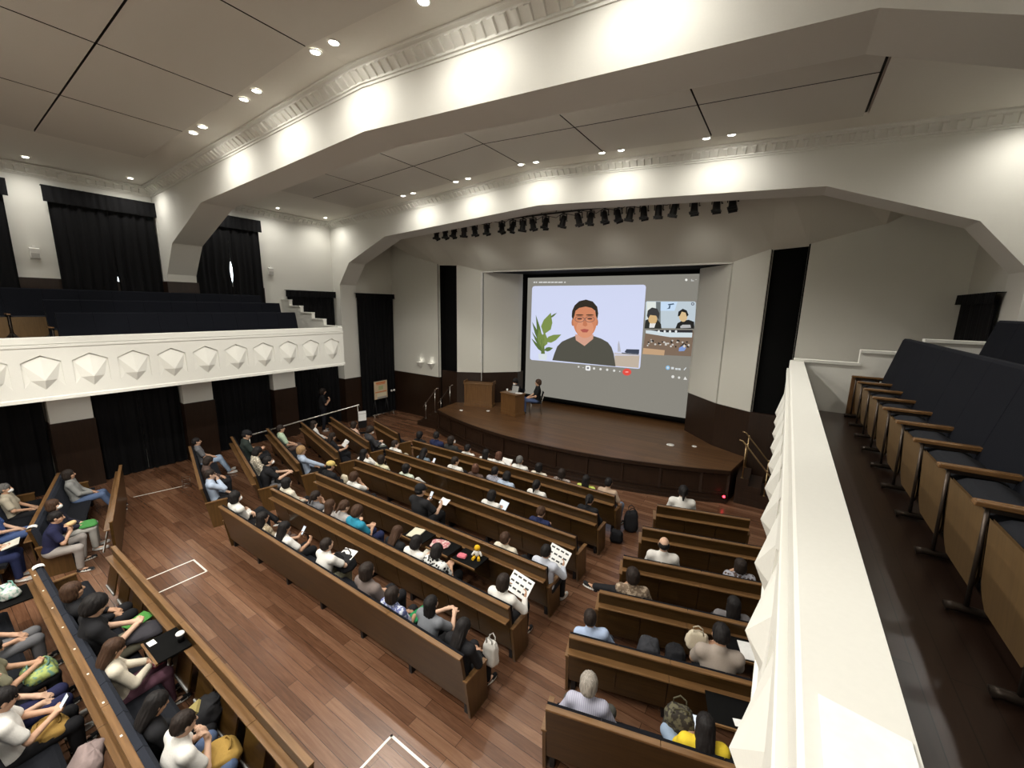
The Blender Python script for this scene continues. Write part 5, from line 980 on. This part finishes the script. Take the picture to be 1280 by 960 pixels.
 ('audience_dot', [(2.529, 3.502), (2.519, 3.473), (2.492, 3.465), (2.469, 3.482), (2.466, 3.512), (2.486, 3.533), (2.515, 3.528)], (0.6, 0.58, 0.54), 3),
 ('audience_dot', [(3.068, 3.529), (3.058, 3.501), (3.028, 3.492), (3.002, 3.509), (2.999, 3.54), (3.022, 3.561), (3.052, 3.556)], (0.02, 0.02, 0.02), 3),
 ('audience_dot', [(2.882, 3.662), (2.873, 3.641), (2.848, 3.634), (2.826, 3.647), (2.824, 3.67), (2.843, 3.685), (2.869, 3.682)], (0.6, 0.58, 0.54), 3),
 ('audience_dot', [(2.12, 3.577), (2.112, 3.551), (2.089, 3.543), (2.069, 3.56), (2.066, 3.588), (2.083, 3.607), (2.107, 3.602)], (0.02, 0.02, 0.02), 3),
 ('audience_dot', [(2.558, 3.693), (2.549, 3.671), (2.524, 3.664), (2.503, 3.678), (2.501, 3.702), (2.52, 3.718), (2.545, 3.714)], (0.6, 0.58, 0.54), 3),
 ('audience_floor', [(1.587, 3.379), (2.311, 3.355), (2.302, 3.176), (1.573, 3.168)], (0.52, 0.34, 0.2), 2),
 ('audience_figure', [(2.759, 3.463), (2.869, 3.546), (2.982, 3.479), (2.931, 3.377), (2.759, 3.353)], (0.22, 0.32, 0.62), 4),
 ('audience_figure', [(2.958, 3.537), (2.949, 3.501), (2.921, 3.485), (2.89, 3.497), (2.875, 3.531), (2.884, 3.567), (2.912, 3.583), (2.943, 3.571)], (0.66, 0.6, 0.55), 5),
 ('hall_lamp_spot', [(2.1, 3.975), (2.091, 3.942), (2.065, 3.927), (2.036, 3.939), (2.021, 3.971), (2.03, 4.003), (2.057, 4.018), (2.086, 4.006)], (0.75, 0.78, 0.78), 4),
 ('hall_lamp_spot', [(2.295, 3.984), (2.287, 3.952), (2.26, 3.937), (2.232, 3.949), (2.218, 3.98), (2.226, 4.013), (2.253, 4.027), (2.281, 4.015)], (0.75, 0.78, 0.78), 4),
 ('hall_lamp_spot', [(2.464, 3.993), (2.455, 3.961), (2.429, 3.946), (2.401, 3.958), (2.387, 3.989), (2.395, 4.021), (2.421, 4.035), (2.45, 4.024)], (0.75, 0.78, 0.78), 4),
 ('hall_lamp_spot', [(2.653, 4.002), (2.645, 3.97), (2.619, 3.956), (2.591, 3.968), (2.578, 3.998), (2.586, 4.03), (2.611, 4.045), (2.639, 4.033)], (0.75, 0.78, 0.78), 4),
 ('caption_stroke', [(-2.929, 5.689), (-2.854, 5.693), (-2.852, 5.641), (-2.928, 5.636)], (0.62, 0.62, 0.6), 2),
 ('caption_stroke', [(-2.826, 5.687), (-2.764, 5.692), (-2.763, 5.64), (-2.824, 5.635)], (0.62, 0.62, 0.6), 2),
 ('caption_stroke', [(-2.689, 5.685), (-2.52, 5.688), (-2.518, 5.637), (-2.687, 5.633)], (0.62, 0.62, 0.6), 2),
 ('caption_stroke', [(-2.499, 5.682), (-2.319, 5.685), (-2.317, 5.634), (-2.497, 5.631)], (0.62, 0.62, 0.6), 2),
 ('caption_stroke', [(-2.292, 5.679), (-2.16, 5.682), (-2.158, 5.632), (-2.29, 5.628)], (0.62, 0.62, 0.6), 2),
 ('caption_stroke', [(-2.14, 5.677), (-2.016, 5.68), (-2.014, 5.63), (-2.138, 5.626)], (0.62, 0.62, 0.6), 2),
 ('caption_stroke', [(-1.99, 5.674), (-1.861, 5.678), (-1.859, 5.628), (-1.988, 5.624)], (0.62, 0.62, 0.6), 2),
 ('caption_stroke', [(-1.835, 5.672), (-1.644, 5.674), (-1.641, 5.625), (-1.833, 5.622)], (0.62, 0.62, 0.6), 2),
 ('caption_stroke', [(-1.58, 5.668), (-1.517, 5.673), (-1.515, 5.623), (-1.578, 5.618)], (0.62, 0.62, 0.6), 2),
 ('status_dot', [(2.818, 5.658), (2.815, 5.638), (2.802, 5.624), (2.784, 5.619), (2.764, 5.625), (2.749, 5.639), (2.742, 5.659), (2.746, 5.679), (2.758, 5.693), (2.777, 5.697), (2.796, 5.692), (2.811, 5.677)], (0.85, 0.85, 0.8), 2),
 ('people_icon', [(2.923, 5.675), (2.954, 5.682), (2.958, 5.644), (3.011, 5.639), (3.017, 5.612), (2.927, 5.613)], (0.5, 0.5, 0.48), 2),
 ('people_icon', [(3.045, 5.669), (3.097, 5.668), (3.098, 5.653), (3.046, 5.654)], (0.5, 0.5, 0.48), 2),
 ('toolbar_button', [(-0.522, 2.553), (-0.368, 2.568), (-0.33, 2.537), (-0.322, 2.41), (-0.357, 2.38), (-0.485, 2.376), (-0.523, 2.398)], (0.85, 0.85, 0.85), 2),
 ('toolbar_glyph', [(-0.474, 2.506), (-0.383, 2.515), (-0.379, 2.438), (-0.469, 2.429)], (0.2, 0.2, 0.22), 3),
 ('toolbar_icon', [(-0.774, 2.485), (-0.783, 2.46), (-0.809, 2.447), (-0.836, 2.455), (-0.848, 2.478), (-0.839, 2.504), (-0.813, 2.516), (-0.786, 2.509)], (0.7, 0.7, 0.67), 2),
 ('toolbar_icon', [(-0.133, 2.484), (-0.145, 2.45), (-0.179, 2.433), (-0.215, 2.443), (-0.231, 2.474), (-0.219, 2.509), (-0.185, 2.526), (-0.149, 2.516)], (0.7, 0.7, 0.67), 2),
 ('toolbar_icon', [(0.124, 2.485), (0.112, 2.451), (0.079, 2.434), (0.044, 2.444), (0.028, 2.475), (0.04, 2.509), (0.073, 2.526), (0.108, 2.516)], (0.7, 0.7, 0.67), 2),
 ('toolbar_icon', [(0.38, 2.49), (0.369, 2.456), (0.336, 2.439), (0.302, 2.449), (0.286, 2.48), (0.298, 2.514), (0.33, 2.531), (0.364, 2.521)], (0.7, 0.7, 0.67), 2),
 ('toolbar_icon', [(0.646, 2.484), (0.634, 2.45), (0.602, 2.434), (0.569, 2.443), (0.553, 2.474), (0.564, 2.508), (0.596, 2.524), (0.63, 2.514)], (0.7, 0.7, 0.67), 2),
 ('toolbar_icon', [(0.835, 2.474), (0.829, 2.456), (0.812, 2.447), (0.794, 2.453), (0.786, 2.469), (0.792, 2.487), (0.809, 2.496), (0.827, 2.491)], (0.7, 0.7, 0.67), 2),
 ('toolbar_icon', [(-0.605, 2.467), (-0.61, 2.455), (-0.623, 2.448), (-0.636, 2.452), (-0.642, 2.464), (-0.637, 2.476), (-0.625, 2.483), (-0.611, 2.479)], (0.7, 0.7, 0.67), 2),
 ('toolbar_icon', [(2.7, 2.489), (2.689, 2.449), (2.655, 2.43), (2.618, 2.441), (2.6, 2.477), (2.611, 2.517), (2.645, 2.536), (2.682, 2.525)], (0.7, 0.7, 0.67), 2),
 ('toolbar_icon', [(2.888, 2.479), (2.88, 2.448), (2.853, 2.433), (2.824, 2.442), (2.81, 2.47), (2.819, 2.501), (2.846, 2.516), (2.874, 2.507)], (0.7, 0.7, 0.67), 2),
 ('toolbar_icon', [(3.036, 2.534), (3.109, 2.428), (2.993, 2.422)], (0.72, 0.72, 0.69), 2),
 ('hang_up_button', [(1.229, 2.491), (1.224, 2.452), (1.204, 2.414), (1.172, 2.383), (1.129, 2.36), (1.08, 2.349), (1.031, 2.349), (0.985, 2.363), (0.947, 2.387), (0.922, 2.419), (0.911, 2.458), (0.917, 2.498), (0.937, 2.535), (0.97, 2.567), (1.013, 2.589), (1.062, 2.6), (1.111, 2.599), (1.157, 2.586), (1.194, 2.561), (1.218, 2.529)], (0.72, 0.08, 0.06), 2),
 ('hang_up_glyph', [(1.136, 2.485), (1.124, 2.472), (1.092, 2.461), (1.052, 2.457), (1.019, 2.461), (1.006, 2.472), (1.017, 2.485), (1.049, 2.496), (1.09, 2.5), (1.123, 2.496)], (0.85, 0.4, 0.36), 3),
 ('round_button', [(2.529, 2.778), (2.525, 2.746), (2.508, 2.719), (2.482, 2.702), (2.451, 2.699), (2.422, 2.71), (2.4, 2.734), (2.391, 2.764), (2.395, 2.797), (2.412, 2.824), (2.439, 2.841), (2.469, 2.844), (2.498, 2.832), (2.52, 2.809)], (0.25, 0.48, 0.72), 2),
 ('round_button', [(2.493, 2.775), (2.489, 2.754), (2.473, 2.74), (2.453, 2.738), (2.435, 2.749), (2.427, 2.768), (2.432, 2.789), (2.447, 2.803), (2.468, 2.805), (2.485, 2.794)], (0.7, 0.72, 0.72), 3),
 ('menu_glyph', [(2.567, 2.805), (2.653, 2.813), (2.66, 2.738), (2.574, 2.729)], (0.62, 0.66, 0.68), 2),
 ('menu_glyph', [(2.699, 2.787), (2.778, 2.788), (2.783, 2.727), (2.704, 2.727)], (0.62, 0.66, 0.68), 2),
 ('menu_glyph', [(2.792, 2.789), (2.871, 2.789), (2.876, 2.729), (2.798, 2.729)], (0.62, 0.66, 0.68), 2),
 ('menu_glyph', [(2.966, 2.754), (3.028, 2.843), (3.051, 2.822), (2.989, 2.733)], (0.62, 0.66, 0.68), 2)]
# ------------------------------------------------------------------ stage furniture
def chair(x, y, rz, label):
    t = thing('stacking_chair', label, 'chair', (x, y, ZS), rz, 'chairs on stage')
    obj('seat', MB().use(M['navy']).prism([(-.2, .40), (-.2, .435), (.2, .44), (.21, .42), (.2, .40)], -.2, .2, 'x'), t)
    obj('backrest', MB().use(M['navy']).prism([(-.24, .56), (-.28, .80), (-.255, .80), (-.215, .56)], -.19, .19, 'x'), t)
    for s in (-1, 1):
        obj('leg', MB().use(M['steel']).tube([(s*.205, .19, .41), (s*.215, .22, 0)], .011), t)
        obj('leg', MB().use(M['steel']).tube([(s*.205, -.19, 0.0), (s*.205, -.18, .41), (s*.2, -.265, .80)], .011), t)
chair(-1.72, 12.78, 2.2, 'dark chair beneath the person in black T-shirt on stage'); chair(-2.55, 12.72, 2.75, 'dark chair behind the laptop desk on stage')
def panelled(t, w, d, h, base=.1, m='oak'):
    obj('carcass', MB().use(M[m]).box(-w/2, w/2, -d/2, d/2, base, h-.04), t)
    obj('plinth', MB().use(M[m]).box(-w/2-.02, w/2+.02, -d/2-.02, d/2+.02, 0, base).box(-w/2-.01, w/2+.01, -d/2-.01, d/2+.01, base, base+.03), t, bevel=.005)
    fr = MB().use(M[m])
    for x0, x1, z0, z1 in ((-w/2, -w/2+.07, base+.03, h-.05), (w/2-.07, w/2, base+.03, h-.05), (-w/2+.07, w/2-.07, h-.13, h-.05), (-w/2+.07, w/2-.07, base+.03, base+.11)): fr.box(x0, x1, -d/2-.014, -d/2, z0, z1)
    obj('front_frame', fr, t, bevel=.003)
    obj('top', MB().use(M[m]).box(-w/2-.035, w/2+.035, -d/2-.035, d/2+.035, h-.04, h), t, bevel=.006)
t = thing('stage_lectern', 'wide brown wooden lectern on stage against the left splayed wall', 'lectern', (-4.06, 12.40, ZS), .36); panelled(t, 1.12, .4, .92)
for s in (-1, 1): obj('side_rail', MB().use(M['oak']).box(s*.575-.02, s*.575+.02, -.2, .22, .92, 1.0), t, bevel=.004)
t = thing('speaker_desk', 'small brown wooden desk on stage carrying a laptop', 'desk', (-2.33, 12.14, ZS), -.20); panelled(t, .74, .46, .80)
t2 = thing('laptop', 'grey laptop open on the small stage desk', 'laptop', (-2.36, 12.18, ZS+.80), 2.9)
obj('base', MB().use(M['grey']).box(-.16, .16, -.11, .11, .003, .02), t2, bevel=.003); obj('lid', MB().use(M['grey']).prism([(-.11, .02), (-.16, .22), (-.152, .222), (-.102, .02)], -.16, .16, 'x'), t2)
tag(obj('paper_stack', MB().use(M['paper']).box(-.12, .12, -.09, .09, 0, .006), None, loc=(-2.08, 12.16, ZS+.802), rot=(0, 0, .3)), 'white papers on the right end of the stage desk', 'paper')
tag(obj('paper_cup', MB().use(M['paper']).lathe((0, 0, 0), [(.0, .001), (.028, .002), (.036, .09), (.034, .09), (.026, .006)], 14), None, loc=(-2.62, 12.20, ZS+.802)), 'white cup on the left end of the stage desk', 'cup')
for i, (x, y, lb) in enumerate(((-4.15, 11.4, 'small white floor box near the wide lectern'), (-3.3, 11.95, 'pale floor plate in front of the wide lectern'), (3.24, 12.08, 'round pale floor plate at the right of the stage'), (3.84, 12.36, 'tiny pale floor plate near the right stage wall'))):
    tag(obj('floor_plate', MB().use(M['plastic']).lathe((0, 0, 0), [(0, .012), (.1 if i == 2 else .06, .012), (.11 if i == 2 else .07, .0)], 14), None, loc=(x, y, ZS)), lb, 'floor plate')
# projection screen with the picture thrown on it
def glow(c): return mat('projected picture', tuple(x*.12 for x in c), .9, .05, emit=c, es=.74)
_gl = {}
t = tag(link('projection_screen', None, None, (0, 14.38, 0)), 'large projection screen at the back of the stage showing a video call', 'projection screen')
obj('screen_cloth', MB().use(glow((.235, .225, .195))).box(-3.2, 3.2, .01, .02, 1.12, 5.84), t)
obj('bottom_bar', MB().use(M['blackmatte']).box(-3.25, 3.25, -.02, .04, 1.02, 1.12), t)
for nm, pts, col, lay in SCREEN:
    if col not in _gl: _gl[col] = glow(col)
    obj(nm, MB().use(_gl[col]).prism(pts, .01-.0022*lay-.0005, .01-.0022*lay+.0012, 'y'), t)
# lighting bar above the stage
LXW = [-4.66, -4.26, -3.87, -3.44, -3.0, -2.52, -1.94, -1.54, -1.18, -0.84, -0.42, 0.14, 0.6, 0.95, 1.34, 1.7, 2.02, 2.36, 2.72, 3.08, 3.53, 4.0, 4.32]
t = thing('lighting_bar', 'black lighting bar hanging across the stage under the arch', 'lighting bar', (0, 10.75, 7.30))
obj('pipe', MB().use(M['black']).tube([(-4.9, 0, 0), (4.6, 0, 0)], .024, 8), t); obj('upper_pipe', MB().use(M['black']).tube([(-3.5, .1, .15), (3.3, .1, .15)], .02, 8), t)
for k in range(15): obj('spacer', MB().use(M['black']).tube([(-3.4+.47*k, 0, 0), (-3.4+.47*k, .1, .15)], .012, 6), t)
for x in (-4.2, -1.4, 1.4, 4.0): obj('hanger', MB().use(M['black']).tube([(x, 0, 0), (x, .03, .42)], .01, 6), t)
obj('cable', MB().use(M['black']).tube([(-4.7+.2*k, .03, -.02-.05*(k % 3)) for k in range(46)], .008, 5), t)
lamp = None; r = random.Random(4)
for i, x in enumerate(LXW):
    tx, ty = r.uniform(-.35, .15), r.uniform(-.28, .28)
    if lamp is None:
        lamp = tag(link('stage_spotlight', None, None, (x, 10.75, 7.28)), '', 'stage light', 'spotlights on the lighting bar')
        obj('clamp', MB().use(M['black']).box(-.025, .025, -.03, .03, -.03, .04), lamp)
        y = MB().use(M['black']); [y.box(s*.10-.008, s*.10+.008, -.02, .02, -.2, -.045) for s in (-1, 1)]; y.box(-.108, .108, -.02, .02, -.055, -.04); obj('yoke', y, lamp)
        c = obj('housing', MB().use(M['black']).lathe((0, 0, 0), [(0, .13), (.05, .13), (.075, .09), (.08, -.05), (.085, -.1), (.085, -.15), (.075, -.15), (.07, -.1), (0, -.09)], 14), lamp, loc=(0, 0, -.2))
        bd = MB().use(M['black']); [bd.box(-.09+.0, .09, s*.085-.004, s*.085+.004, -.2, -.13) for s in (-1, 1)]; bd.box(-.1, .1, -.1, .1, -.155, -.145); obj('barn_door', bd, c)
        obj('knob', MB().use(M['black']).tube([(.1, 0, 0), (.13, 0, 0)], .016, 8), c); q = lamp
    else:
        q = copy_tree(lamp); q.location = (x, 10.75, 7.28)
    for ch in q.children:
        if ch.name.startswith('housing'): ch.rotation_euler = (tx, ty, 0)
    ords = ['first', 'second', 'third', 'fourth', 'fifth', 'sixth', 'seventh', 'eighth', 'ninth', 'tenth', 'eleventh', 'middle']
    n = len(LXW); q['label'] = f'black stage spotlight on the hanging bar, {ords[i] if i < 12 else ords[n-1-i]} from the {"left" if i < 11 else "right"} end' if i != 11 else 'black stage spotlight at the middle of the hanging bar'
for x in (-3.6, -1.2, 1.2, 3.6):      # added fill for the stage walls, not lamps of the bar
    l = bpy.data.lights.new('stage_fill_light', 'SPOT'); l.energy = 42; l.color = WARM; l.spot_size = math.radians(125); l.spot_blend = 1; l.shadow_soft_size = .3; link('stage_fill_light', l, t, (x, .2, -.65), (.62, 0, 0))
# ------------------------------------------------------------------ rails, signs and small things
def rail(name, label, pts, posts, m, r=.018, post_r=.016, cat='handrail', group=None):
    t = thing(name, label, cat, (0, 0, 0), 0, group); obj('rail', MB().use(M[m]).tube(pts, r, 8), t)
    for (a, b) in posts:
        obj('post', MB().use(M[m]).tube([a, b], post_r, 8).lathe((b[0], b[1], b[2]), [(.035, 0), (.035, .012), (post_r, .014)], 10), t)
        obj('finial', MB().use(M[m]).ball((a[0], a[1], a[2]+.02), .03, 8, 6), t)
for sx, sd, m in ((-1, 'left', 'steel'), (1, 'right', 'brass')):
    for y, w in ((11.08, 'nearer'), (11.92, 'farther')):
        X = lambda v: sx*v
        rail('stage_handrail', f'{"steel" if sx < 0 else "brass"} handrail on the {w} side of the {sd} stage steps', [(X(5.02), y, 1.62), (X(5.10), y, 1.60), (X(5.78), y, .82), (X(5.82), y, .78)],
             [((X(5.18), y, 1.50), (X(5.18), y, .67)), ((X(5.68), y, .94), (X(5.68), y, .335))], m, group='handrails at the stage steps')
rail('aisle_handrail', 'long grey handrail along the outer ends of the left pews', [(-7.45, 5.4, .72), (-7.45, 9.36, .94), (-7.45, 9.38, .86)], [((-7.45, 5.5, .71), (-7.45, 5.5, 0)), ((-7.45, 9.3, .92), (-7.45, 9.3, 0))], 'steel', .022)
rail('floor_rail', 'pale wooden bar low beside the stage side curtain', [(-8.3, 10.62, .10), (-8.3, 11.8, .10)], [((-8.3, 10.7, .09), (-8.3, 10.7, 0)), ((-8.3, 11.7, .09), (-8.3, 11.7, 0))], 'steel', .02, cat='rail')
t = thing('notice_board', 'framed cream notice with orange headings on a stand by the stage curtain', 'notice', (-8.26, 11.03, 0), math.pi/2+.03)
obj('frame', MB().use(M['black']).box(-.36, .36, .0, .03, .76, 1.55), t); obj('poster', MB().use(mat('poster cream', (.66, .52, .34), .7)).box(-.34, .34, -.008, .0, .78, 1.53), t)
o_ = mat('poster orange', (.62, .20, .07), .7); g_ = mat('poster green', (.42, .46, .24), .7); w_ = mat('poster pale', (.72, .66, .50), .7)
obj('poster_heading', MB().use(o_).box(-.25, .25, -.012, -.006, 1.42, 1.49).box(-.22, .22, -.012, -.006, 1.38, 1.405), t)
obj('poster_picture', MB().use(g_).box(-.12, .12, -.012, -.006, 1.16, 1.33), t); obj('poster_strip', MB().use(o_).box(-.3, .3, -.012, -.006, 1.05, 1.09), t)
obj('poster_text', MB().use(w_).box(-.2, .28, -.012, -.006, .88, 1.02), t); obj('poster_foot', MB().use(M['grey']).box(-.2, .3, -.012, -.006, .79, .85), t)
for s in (-1, 1): obj('leg', MB().use(M['black']).tube([(s*.3, .02, .76), (s*.33, -.12, 0)], .014).tube([(s*.3, .02, .76), (s*.33, .2, 0)], .014), t)
t = thing('paper_notice_stand', 'white paper notice on a dark stand at the end of the aisle handrail', 'notice', (-6.9, 9.08, 0), 1.2)
obj('notice_sheet', MB().use(M['paper']).box(-.14, .14, -.006, 0, .48, .84), t); obj('notice_line', MB().use(M['grey']).box(-.13, .13, -.009, -.005, .735, .75), t)
obj('stand_board', MB().use(M['black']).box(-.15, .15, 0, .015, .2, .85).box(-.16, .16, -.1, .12, 0, .02), t)
for i, (x, y) in enumerate(((-8.55, 11.72), (-8.55, 11.86))): tag(obj('button_light', MB().use(M['plastic']).ball((0, 0, 0), .05, 10, 7), None, loc=(x+.14, y, .98)), f'round white light beside the notice, {"left" if i == 0 else "right"} of two', 'light')
for x, w in ((-6.9, 'left'), (-6.29, 'right')):
    t = thing('wall_sconce', f'small white uplight sconce on the left stage wall, {w} of two', 'wall light', (x, 12.05, 2.18), 0, 'uplight sconces')
    obj('sconce_bowl', MB().use(M['plaster']).add([(-.17, 0, .17), (.17, 0, .17), (.12, -.16, .17), (-.12, -.16, .17), (0, 0, -.1), (0, -.03, -.08)], [(0, 1, 2, 3), (0, 3, 4), (1, 4, 2), (3, 2, 5), (3, 5, 4), (2, 4, 5), (0, 4, 1)]).box(-.2, .2, -.02, 0, .165, .19), t)
    l = bpy.data.lights.new('sconce_light', 'POINT'); l.energy = .35; l.color = WARM; l.shadow_soft_size = .04; link('sconce_light', l, t, (.03, -.09, .26))
for y, w in ((2.07, 'before the first tall curtain'), (7.31, 'after the second tall curtain')):
    t = thing('wall_speaker', f'small white speaker box high on the left gallery wall, {w}', 'speaker', (-9.0, y, 5.7), 0, 'wall speakers')
    obj('case', MB().use(M['plastic']).prism([(0, -.13), (.07, -.11), (.10, .10), (0, .13)], -.08, .08, 'y'), t); obj('grille', MB().use(mat('speaker grille', (.5, .49, .46), .6)).prism([(.072, -.10), (.088, .0), (.093, .0), (.077, -.10)], -.065, .065, 'y'), t); obj('bracket', MB().use(M['plastic']).box(0, .04, -.025, .025, .125, .18), t)
tag(obj('signal_lamp', MB().use(M['red']).ball((0, 0, 0), .032, 10, 7).use(M['black']).box(-.03, .03, .02, .05, -.06, .03), None, loc=(4.86, 10.78, .20)), 'small red signal lamp at the right corner of the stage base', 'lamp')
# floor tape, a box and bags
tp = lambda b, x0, y0, x1, y1: b.box(min(x0, x1)-.014, max(x0, x1)+.014, min(y0, y1)-.014, max(y0, y1)+.014, .001, .003)
b = MB().use(M['tape']); tp(b, -2.95, 2.465, -2.38, 2.465); tp(b, -2.95, 1.46, -2.95, 2.465); tp(b, -2.38, 1.46, -2.38, 2.465); tag(obj('floor_tape', b), 'white tape outline on the floor by the left end of the front screen', 'tape')
b = MB().use(M['tape']); tp(b, 2.54, 2.42, 3.12, 2.42); tp(b, 2.54, 1.46, 2.54, 2.42); tp(b, 3.12, 1.46, 3.12, 2.42); tag(obj('floor_tape', b), 'white tape outline on the floor at the bottom of the cross aisle', 'tape')
b = MB().use(M['tape']); b.prism([(-7.02, 2.64), (-6.99, 2.64), (-6.77, 3.6), (-6.80, 3.6)], .001, .003, 'z'); tag(obj('floor_tape', b), 'straight white tape line on the floor near the left wall', 'tape')
t = thing('wire_basket', 'grey wire basket on the floor behind the rearmost left angled pew', 'basket', (-6.72, 3.62, 0), -.3)
w = MB().use(M['steel'])
for z in (.01, .11, .22): w.tube([(-.1, -.08, z), (.1, -.08, z), (.1, .08, z), (-.1, .08, z), (-.1, -.08, z)], .005, 5)
for k in range(6):
    for s in (-1, 1): w.tube([(-.1+.04*k, s*.08, .01), (-.1+.04*k, s*.08, .22)], .003, 4)
obj('wire_frame', w, t)
soft_bag('backpack', 'black backpack on the floor at the right end of the front centre pew', (.3, .24, .46), (.016, .016, .018), (3.36, 8.22, 0), (0, 0, .5)); soft_bag('backpack', 'round black bag on the floor at the end of the second centre pew from stage', (.26, .2, .26), (.012, .012, .014), (3.26, 7.62, 0), (0, 0, .2), False)
soft_bag('backpack', 'black backpack with a gold badge among the feet behind the front screen', (.36, .26, .46), (.016, .016, .018), (1.02, 1.02, .34), (-.9, 0, -.5), True, patch=(.32, .26, .10))
soft_bag('camouflage_bag', 'mottled olive backpack beside the yellow topped person', (.3, .24, .34), (.12, .11, .07), (5.22, 3.86, .42), (0, 0, .3), True, pat=((.035, .03, .025), 'knit'))
soft_bag('slumped_stand_in', 'grey trousers and coat heaped on the second right pew', (.27, .30, .44), (.035, .036, .042), (4.72, 4.52, .42), (.2, 0, .3), False, 'coat'); soft_bag('rucksack', 'black rucksack on the second right pew beside a grey coat heap', (.25, .28, .40), (.012, .012, .014), (5.02, 4.58, .42), (0, 0, .2), False)  # coat and rucksack shapes stand in for one slumped person
soft_bag('cushion_bag', 'mauve padded bag leaning on the bottom left pew back', (.40, .24, .36), (.26, .20, .19), (.88, .30, .43), (-.5, 0, -.3), False)
soft_bag('carrier_bag', 'teal and white carrier bag at the left end of the padded pew', (.34, .2, .16), (.20, .40, .34), (-2.66, .34, .735), (0, 0, .2), True, pat=((.6, .62, .58), 'knit'))
t = thing('flip_table', 'black flip down table with a cup behind the front screen', 'table', (.115, 1.27, .772))
obj('board', MB().use(M['blackmatte']).box(-.235, .235, -.19, .125, 0, .018), t); obj('front_edge', MB().use(M['pew_edge']).box(-.24, .24, -.21, -.188, -.004, .022), t); obj('bracket', MB().use(M['iron']).tube([(-.15, .12, 0), (-.15, .1, -.12)], .01).tube([(.15, .12, 0), (.15, .1, -.12)], .01), t)
t = thing('coffee_cup', 'dark takeaway cup with a white lid on the black flip table', 'cup', (.19, 1.345, .790))
obj('cup_body', MB().use(M['black']).lathe((0, 0, 0), [(0, 0), (.03, 0), (.04, .1), (.038, .1)], 16), t); obj('lid', MB().use(M['paper']).lathe((0, 0, 0), [(.043, .098), (.043, .108), (.036, .116), (0, .116)], 16), t)
tag(obj('paper_card', MB().use(M['paper']).box(-.05, .05, -.035, .035, 0, .002), None, loc=(-.05, 1.14, .7905), rot=(0, 0, .05)), 'small white card on the black flip table', 'card')
def flip(x, y, rz, label):
    t = thing('flip_table', label, 'table', (x, y, .715), rz, 'flip tables at the pews'); obj('board', MB().use(M['blackmatte']).box(-.24, .24, -.36, 0, 0, .018), t); obj('front_edge', MB().use(M['pew_edge']).box(-.245, .245, -.375, -.358, -.004, .022), t)
flip(.70, 4.79, 0, 'flip table with a pale booklet in front of the white bloused person'); flip(1.30, 4.79, 0, 'flip table with pink and white cloth before the patterned person'); flip(1.86, 4.79, 0, 'flip table carrying a small toy')
flip(-2.62, .53, 0, 'flip table under the teal carrier bag behind the padded pew')
book('booklet', 'cream booklet lying on the left flip table', (.22, .28, .015), (.62, .58, .45), (.62, 4.62, .735), (0, 0, .2), 'booklet')
soft_bag('cloth_bundle', 'pink and white printed cloth on the middle flip table', (.34, .26, .04), (.62, .5, .46), (1.22, 4.6, .735), (0, 0, .3), False, 'cloth', ((.45, .16, .18), 'knit'))
soft_bag('pink_pouch', 'small pink pouch on the right flip table', (.16, .12, .05), (.6, .16, .2), (1.74, 4.56, .735), (0, 0, .1), False, 'pouch')
t = thing('plush_toy', 'small yellow and white plush toy sitting on the right flip table', 'toy', (1.96, 4.66, .733), .4); ym = cloth((.72, .42, .02)); wm = cloth((.7, .69, .66))
obj('toy_head', MB().use(ym).ball((0, .03, .17), (.05, .045, .05), 12, 8), t); obj('toy_body', MB().use(wm).ball((0, .03, .08), (.045, .04, .06), 12, 8), t)
for s in (-1, 1): obj('toy_leg', MB().use(ym).tube([(s*.03, .0, .03), (s*.05, -.07, .025)], [.022, .026], 8), t); obj('toy_arm', MB().use(wm).tube([(s*.04, .03, .11), (s*.08, .0, .05)], [.017, .018], 8), t)
flip(5.62, 4.32, A, 'flip table with a white card by the right gallery front'); tag(obj('paper_card', MB().use(M['paper']).box(-.06, .06, -.04, .04, 0, .003), None, loc=(5.74, 4.06, .735), rot=(0, 0, .4)), 'white card on the flip table by the right gallery front', 'card')
flip(5.66, 5.28, A, 'flip table with white papers before the taupe shirted person'); tag(obj('paper_stack', MB().use(M['paper']).box(-.1, .1, -.14, .14, 0, .008), None, loc=(5.74, 5.10, .735), rot=(0, 0, .3)), 'white papers on the flip table before the taupe shirted person', 'paper')
tag(obj('cap_sheet', MB().use(M['paper']).prism([(5.79, -.2), (5.922, -.2), (5.922, .885), (5.79, .905)], 3.981, 3.984, 'z'), None), 'plain white sheet lying on the right gallery parapet nearest the viewer', 'paper')
